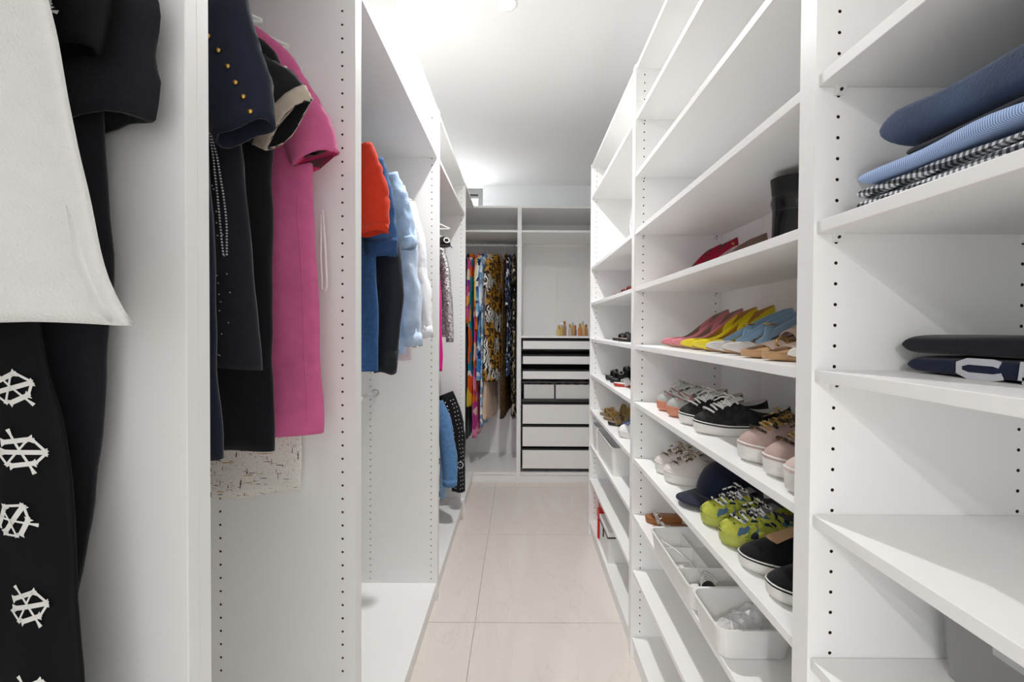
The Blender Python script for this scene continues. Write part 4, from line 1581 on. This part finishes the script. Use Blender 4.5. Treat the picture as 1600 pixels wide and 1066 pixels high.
BKNIT = fabric('black_knit', '17171A', bump=(400, .6))
for yy, lb_ in ((.885, 'black knit slip-on sneaker with white sole, beside a neon sneaker'), (.785, 'black knit slip-on sneaker with white sole, beside the shelf upright')):
    sneaker(lb_, .478, yy, Z806, BKNIT, WSOLE, BKNIT, group='black knit sneakers', L=.26, inside=mat('tan_lining', 'C09C78', rough=.8), laces=False, high=.85, thick=.026)

# low shelf: sandals and white tray
for yy, lb_ in ((1.575, 'tan leather sandal with silver ornament, by the side panel'), (1.485, 'tan leather sandal with silver ornament, by the white tray')):
    sandal(lb_, .486, yy, Z582, mat('clear_strap', 'D8D6D2', rough=.3), lea('tan_leather', '9A6232'), group='tan sandals', straps=((.84, .022, .012), (.45, .05, .016)), thick=.018, buckle=M_CHROME)

tr = thing('organiser_tray', 'long white plastic tray with dividers on the low shoe shelf', 'tray', (.447, .905, Z582 + .001))
TL, TWD, TH_ = .49, .205, .066


def rr_ring(x0, x1, y0, y1, z, r, n=5):
    pts = []
    for cx, cy, a0 in ((x1 - r, y1 - r, 0), (x0 + r, y1 - r, 90), (x0 + r, y0 + r, 180), (x1 - r, y0 + r, 270)):
        for k in range(n + 1):
            a = math.radians(a0 + 90 * k / n)
            pts.append(Vector((cx + r * math.cos(a), cy + r * math.sin(a), z)))
    return pts


def bin_shell(x0, x1, y0, y1, z0, h, taper=.008, wall=.003, r=.02, lip=.003):
    t_ = taper
    rs = [rr_ring(x0 + t_, x1 - t_, y0 + t_, y1 - t_, z0, r), rr_ring(x0 + t_ * .2, x1 - t_ * .2, y0 + t_ * .2, y1 - t_ * .2, z0 + h * .8, r), rr_ring(x0, x1, y0, y1, z0 + h - .004, r),
          rr_ring(x0 - lip, x1 + lip, y0 - lip, y1 + lip, z0 + h - .003, r), rr_ring(x0 - lip, x1 + lip, y0 - lip, y1 + lip, z0 + h, r),
          rr_ring(x0 + wall, x1 - wall, y0 + wall, y1 - wall, z0 + h - .001, r * .9), rr_ring(x0 + t_ + wall, x1 - t_ - wall, y0 + t_ + wall, y1 - t_ - wall, z0 + wall, r * .9)]
    return MB().rings(rs)


bin_shell(0, TWD, .16, TL, 0, TH_).build('tray_body', M_PLASTIC, tr, smooth=False)
part('divider', M_PLASTIC, tr, (.006, .10, .385, .388, .004, .05))
part('divider', M_PLASTIC, tr, (.006, TWD - .006, .275, .278, .004, .05))
part('divider', M_PLASTIC, tr, (.10, .103, .278, TL - .006, .004, .05))
t2 = thing('organiser_bin', 'short white plastic bin filled with clear bags, at the tray end', 'bin', (.447, .905, Z582 + .001))
bin_shell(-.002, .175, 0, .152, 0, .072, .010, .003, .025).build('bin_body', M_PLASTIC, t2)
M_BAG = mat('clear_bag_plastic', 'F6F6F6', rough=.1, alpha=.45, spec=.6)
for k in range(3):
    bg_ = thing('plastic_bag', ('crumpled clear plastic bag against the wall of the short white bin', 'crumpled clear plastic bag between two others in the white bin', 'crumpled clear plastic bag deepest in the short white bin')[k], 'bag', (.447 + .05 + .04 * k, .905 + .05 + .028 * k, Z582 + .030), .4 * k, 'clear bags in the white bin')
    rs = []
    rg = random.Random(k + 5)
    for i in range(7):
        a = -PI / 2 + PI * i / 6
        rs.append([Vector((.034 * math.cos(a) * math.cos(t) * rg.uniform(.75, 1.1), .036 * math.cos(a) * math.sin(t) * rg.uniform(.75, 1.1), .026 * math.sin(a) * rg.uniform(.8, 1.2))) for t in [2 * PI * j / 14 for j in range(14)]])
    MB().rings(rs).build('film', M_BAG, bg_)
cb = thing('charging_cable', 'white charging cable bound with a black band in tray', 'cable', (.447 + .07, .905 + .20, Z582 + .006))
mb = MB()
for k in range(4):
    mb.tube([(.012 * math.cos(a) + .002 * k, .05 * math.sin(a), .020 + .006 * k + .012 * math.cos(a * .5)) for a in np.linspace(0, 2 * PI, 26)], .0022, 6)
mb.tube([(.0, .05, .03), (-.01, .11, .045), (-.03, .17, .048), (-.05, .24, .042), (-.055, .26, .02)], .0022, 6)
mb.build('cord', LACE, cb, smooth=True)
MB().tube([(0, -.012, .028), (0, .012, .028)], .019, 12).build('binding_band', M_DARKIN, cb)
ad = thing('power_adapter', 'white power adapter in the organiser tray beside cable', 'adapter', (.447 + .03, .905 + .19, Z582 + .005))
part('adapter_body', M_PLASTIC, ad, (0, .045, 0, .045, 0, .028), bevel=.005)
for q in (.015, .03):
    part('prong', M_CHROME, ad, (q - .003, q + .003, .018, .024, .028, .042), bevel=0)
ea = thing('earphones', 'small clear earphone case in the organiser tray by the adapter', 'case', (.447 + .085, .905 + .178, Z582 + .005))
MB().lathe([(.0, 0), (.02, .002), (.022, .012), (.016, .02), (.0, .021)], 16).build('case_body', M_FROST, ea, smooth=True)

# ------------------------------------------------------------------ far shelving: sandals and boxes
G5 = 'sandals on the far shelving'
BLKS = lea('black_leather_strap', '1A1A1B')
GOLDS = lea('gold_leather', 'A98D55', rough=.35)
REDS = lea('red_leather_strap', 'B23A2C')
for yy, lb_ in ((2.20, 'red strappy sandal on far shelving, farther from the upright'), (2.09, 'red strappy sandal on far shelving, tucked by the upright')):
    sandal(lb_, .50, yy, Z1484, REDS, lea('red_footbed', '8C3A2A'), group='red sandals', straps=((.78, .035, .012), (.66, .05, .014), (.45, .06, .014)), ankle=True, lift=.06, heel=True)
for yy, lb_ in ((2.14, "black and rose strappy sandal in the row's open end"), (2.03, 'black and rose strappy sandal tucked towards the shelf upright')):
    sandal(lb_, .482, yy, Z1256, lea('dark_strap', '2B2A30'), lea('rose_footbed', 'B89A84'), group='black and rose sandals', straps=((.8, .03, .018), (.68, .038, .014), (.4, .055, .02)), sole=BLKS, ankle=True)
for yy, lb_ in ((2.33, "chunky black sandal with big buckles at the row's open end"), (2.22, 'chunky black sandal with big buckles next to white flat sandal')):
    sandal(lb_, .487, yy, Z1031, BLKS, lea('black_footbed', '242424'), group='black buckled sandals', straps=((.78, .045, .034), (.5, .065, .03), (.25, .07, .026)), thick=.022, buckle=M_CHROME)
sandal('white flat sandal with red heel edge beside black buckled sandals', .476, 2.08, Z1031, lea('white_strap', 'D9D7D4'), lea('white_footbed', 'DEDCD8'), straps=((.75, .03, .03),), sole=REDS)
sandal('gold strappy sandal with ornaments at the open end of its row', .482, 2.46, Z806, GOLDS, lea('brown_footbed', '7E6A50'), group='gold sandals', straps=((.82, .035, .016), (.7, .04, .02), (.45, .06, .02)), buckle=M_GOLD, thick=.01)
sandal('gold strappy sandal with ornaments next to the bronze sandal', .478, 2.34, Z806, GOLDS, MATS['brown_footbed'], group='gold sandals', straps=((.82, .035, .016), (.7, .04, .02), (.45, .06, .02)), buckle=M_GOLD, thick=.01)
sandal('bronze flat sandal with dark sole beside gold sandals', .476, 2.21, Z806, lea('bronze_leather', '8A734A', rough=.35), BRN, straps=((.8, .035, .03), (.62, .045, .02)), sole=BLKS, thick=.016)
sneaker('small white sneaker with blue lace knot on far shelving', .474, 1.96, Z806, mat('white_shoe', 'E4E4E4', rough=.5), WSOLE, mat('blue_lace', '5C7FC0', rough=.7), L=.24)
for k, (ya, yb, lb) in enumerate(((2.48, 2.62, 'white lidless storage box against the far upright'), (2.05, 2.46, 'long white storage box on the far shelving'))):
    bo = thing('storage_box', lb, 'box', (XR + .012, ya, Z582 + .0005))
    bin_shell(0, .26, 0, yb - ya, 0, .145, .006, .003, .022).build('box_body', M_PLASTIC, bo)
rb = thing('shoe_box', 'narrow red gift box standing on the bottom shelf', 'box', (XR + .02, 2.40, BOT1 + .001))
REDB = mat('red_card', 'C8221E', rough=.4)
part('box_body', REDB, rb, (0, .24, 0, .045, 0, .165), bevel=.002)
part('box_lid', REDB, rb, (-.003, .243, -.003, .048, .12, .170), bevel=.002)
part('ribbon', REDB, rb, (-.006, .0, .018, .026, 0, .12), bevel=.001)
rb2 = thing('shoe_box', 'second red gift box lying behind the first', 'box', (XR + .05, 2.455, BOT1 + .001))
part('box_body', REDB, rb2, (0, .26, 0, .13, 0, .15), bevel=.002)
part('box_lid', REDB, rb2, (-.003, .263, -.003, .133, .15, .19), bevel=.002)
wb = thing('shoe_box', 'white box with black lid edge and clasp on the bottom shelf', 'box', (XR + .02, 2.16, BOT1 + .001))
part('box_body', mat('white_card', 'E6E6E4', rough=.5), wb, (0, .28, 0, .225, 0, .130), bevel=.002)
part('box_lid', MATS['white_card'], wb, (-.002, .282, -.002, .227, .136, .16), bevel=.002)
part('lid_edge', M_DARKIN, wb, (-.004, .284, -.004, .229, .130, .136), bevel=0)
part('clasp', M_DARKIN, wb, (-.006, 0, .105, .115, .085, .13), bevel=.001)
# white ring hanging in the upper far shelving
rg_ = thing('hoop', 'white plastic hoop leaning on the upper far shelf', 'hoop', (.50, 1.80, 1.708))
MB().tube([(0, .075 * math.cos(a), .0795 + .075 * math.sin(a)) for a in np.linspace(0, 2 * PI, 40)], .004, 8).build('ring', M_PLASTIC, rg_, smooth=True)

# perfume bottles on the end wardrobe's shelf
ZP = 1.2585
cols = [('E0C878', .03), ('D8B25A', .026), ('B98A62', .024), ('C9C2B4', .022), ('D9A25E', .027), ('A88C8A', .02), ('D87F3A', .028), ('E0C070', .024), ('C88E4A', .026), ('B7B0A8', .022)]
lbs = ['square yellow glass perfume bottle', 'round amber perfume bottle with gold stopper', 'rose-brown perfume bottle with ball stopper', 'tall pale perfume bottle', 'stout honey-coloured perfume bottle',
       'slim mauve perfume bottle', 'orange perfume bottle with tall cap', 'small lemon perfume bottle', 'caramel glass perfume bottle with facets', 'grey glass perfume bottle by the shelves']
for k, ((h, r), lb) in enumerate(zip(cols, lbs)):
    xx = .345 + .031 * k + .004 * math.sin(k * 5)
    yy = BY + .06 + .05 * (k % 3)
    t = thing('perfume_bottle', lb, 'bottle', (xx, yy, ZP), .3 * k, 'perfume bottles above the drawers')
    hh = .055 + .035 * ((k * 7) % 5) / 4
    r *= .72
    gl = mat('perfume_glass_%d' % k, h, rough=.08, spec=.6, alpha=.7)
    MB().lathe([(r * .8, 0), (r, .004), (r, hh * .75), (r * .8, hh), (.006, hh + .006)], 4 if k % 3 == 0 else 14).build('glass_body', gl, t, smooth=k % 3 != 0)
    MB().lathe([(.006, hh + .004), (.0075, hh + .01), (.010, hh + .022), (.009, hh + .034), (.003, hh + .04)], 10).build('stopper', [M_GOLD, M_CHROME, mat('amber_stopper', 'A8641E', rough=.2)][k % 3], t, smooth=True)

# ------------------------------------------------------------------ near shelving: folded clothes and clear bin


def folded(name, label, cat, x0, x1, y0, y1, z0, z1, m, layers=2, seed=0, parent_thing=None, amp=.004, slump=0.0, fold_mat=None):
    """stack of folded cloth layers with round fold edges at the aisle side and at the far end"""
    t = thing(name, label, cat, (x0, y0, z0), 0, 'folded clothes on the near shelving')
    rg = random.Random(seed)
    W, D, Ht = x1 - x0, y1 - y0, z1 - z0
    lh = Ht / layers
    for li in range(layers):
        ph = [rg.uniform(0, 6) for _ in range(6)]
        zc = lh * (li + .5)
        na = 32
        rs = []
        rr = lh * .45 / D
        prof = [(rr * (1 - math.cos(q)), math.sin(q)) for q in np.linspace(.05, PI / 2, 7)]
        prof += [(v, 1.0) for v in np.linspace(rr, 1 - rr, 20)[1:-1]]
        prof += [(1 - rr * (1 - math.cos(q)), math.sin(q)) for q in np.linspace(PI / 2, .05, 7)]
        for v, hh in prof:
            ring = []
            for k in range(na):
                a = 2 * PI * k / na
                cxx, sz = math.cos(a), math.sin(a)
                x = W / 2 + (W / 2) * math.copysign(abs(cxx) ** .28, cxx) * (1 - .01 * li)
                z = zc + lh * .5 * hh * math.copysign(abs(sz) ** .42, sz)
                wob = amp * (math.sin(9 * v + ph[0]) + .6 * math.sin(17 * v + 3 * cxx + ph[1])) * (.5 if sz < 0 else 1)
                x += (1 if cxx > 0 else -1) * amp * .8 * math.sin(11 * v + ph[2] + li) * abs(cxx) if cxx < 0 else 0
                z += wob * (.6 if z > 0 else 0) * (1 if li == layers - 1 and sz > 0 else .15)
                z -= slump * (v ** 2)
                ring.append(Vector((x, v * D, max(z, .0008))))
            rs.append(ring)
        MB().rings(rs).build('fold', m if not fold_mat else fold_mat[li % len(fold_mat)], t, smooth=True)
    return t


JEAN = fabric('indigo_jean', '3B4A63', var=.3, varscale=14, bump=(300, .6))
JEAND = fabric('black_jean', '23262E', var=.2, varscale=20)
STRB = stripes('blue_shirt_stripe', 'BFD2EE', '6E92CC', 130, 'Y')
GING = gingham('black_white_gingham', '1C1E24', '73777E', 'E6E8EA', 46)
folded('shirt', 'black and white gingham shirt, lowest in the folded pile', 'shirt', .475, .76, .18, .585, Z1484 + .001, Z1484 + .030, GING, layers=2, seed=3, amp=.005)
folded('shirt', 'blue striped shirt folded on top of the gingham shirt', 'shirt', .468, .74, .20, .575, Z1484 + .032, Z1484 + .050, STRB, layers=1, seed=4, amp=.005)
folded('trousers', 'black trousers folded beneath the indigo jeans', 'trousers', .49, .74, .12, .53, Z1484 + .052, Z1484 + .066, JEAND, layers=1, seed=5, amp=.003)
folded('jeans', 'indigo jeans folded thick on top of the pile', 'jeans', .482, .76, .12, .555, Z1484 + .068, Z1484 + .122, JEAN, layers=1, seed=6, amp=.006)
folded('scarf', 'crumpled black and white checked scarf above the jeans', 'scarf', .60, .76, .25, .50, Z1484 + .126, Z1484 + .175, gingham('check_scarf', '202022', '8A8A88', 'E8E8E6', 40), layers=1, seed=7, amp=.007)
NAVT = fabric('navy_tee', '141D38', bump=(400, .3))
BLKT = fabric('black_tee', '191B22', bump=(400, .3))
tee = folded('t_shirt', 'navy t-shirt with white block letters, folded underneath', 't-shirt', .575, .77, .17, .615, Z1256 + .001, Z1256 + .026, NAVT, layers=1, seed=11, amp=.002)
folded('t_shirt', 'black t-shirt folded on top of the navy lettered one', 't-shirt', .573, .77, .17, .620, Z1256 + .028, Z1256 + .056, BLKT, layers=1, seed=12, amp=.002)
# letters on the folded front edge of the navy shirt (outlined varsity letters)
LET = mat('letter_print', 'C9CBD2', rough=.7)
for k, (yc, kind) in enumerate(((.515, 'C'), (.448, 'B'), (.38, 'O'))):
    mb = MB()
    cs = []
    if kind == 'C':
        cs = [(.8, .75), (.55, .95), (-.55, .95), (-.95, .5), (-.95, -.5), (-.55, -.95), (.55, -.95), (.9, -.7)]
    elif kind == 'B':
        cs = [(-.9, -.95), (-.9, .95), (.5, .95), (.9, .6), (.6, .1), (.95, -.5), (.5, -.95), (-.9, -.95)]
    else:
        cs = [(-.6, .95), (.6, .95), (.95, .4), (.95, -.4), (.6, -.95), (-.6, -.95), (-.95, -.4), (-.95, .4), (-.6, .95)]
    pts = [Vector((-.0012, (yc - .17) - c[0] * .026, .0125 + c[1] * .0095)) for c in cs]
    ribbon(mb, pts, (1, 0, 0), .002, .0042)
    mb.build('printed_letter', LET, tee)
cbn = thing('clear_bin', 'clear plastic storage bin on the low near shelf', 'bin', (.632, .10, Z806 + .001))
M_SMOKE = mat('smoky_clear_plastic', 'B9B9B7', rough=.15, alpha=.45, spec=.5)
bin_shell(0, .165, 0, .52, 0, .12, .006, .002, .012).build('bin_body', M_SMOKE, cbn)
bin_shell(-.002, .167, -.002, .522, .121, .022, .001, .002, .012).build('bin_lid', M_SMOKE, cbn)
part('latch', M_FROST, cbn, (-.008, -.003, .36, .44, .085, .135), bevel=.002)
part('latch', M_FROST, cbn, (-.008, -.003, .08, .16, .085, .135), bevel=.002)
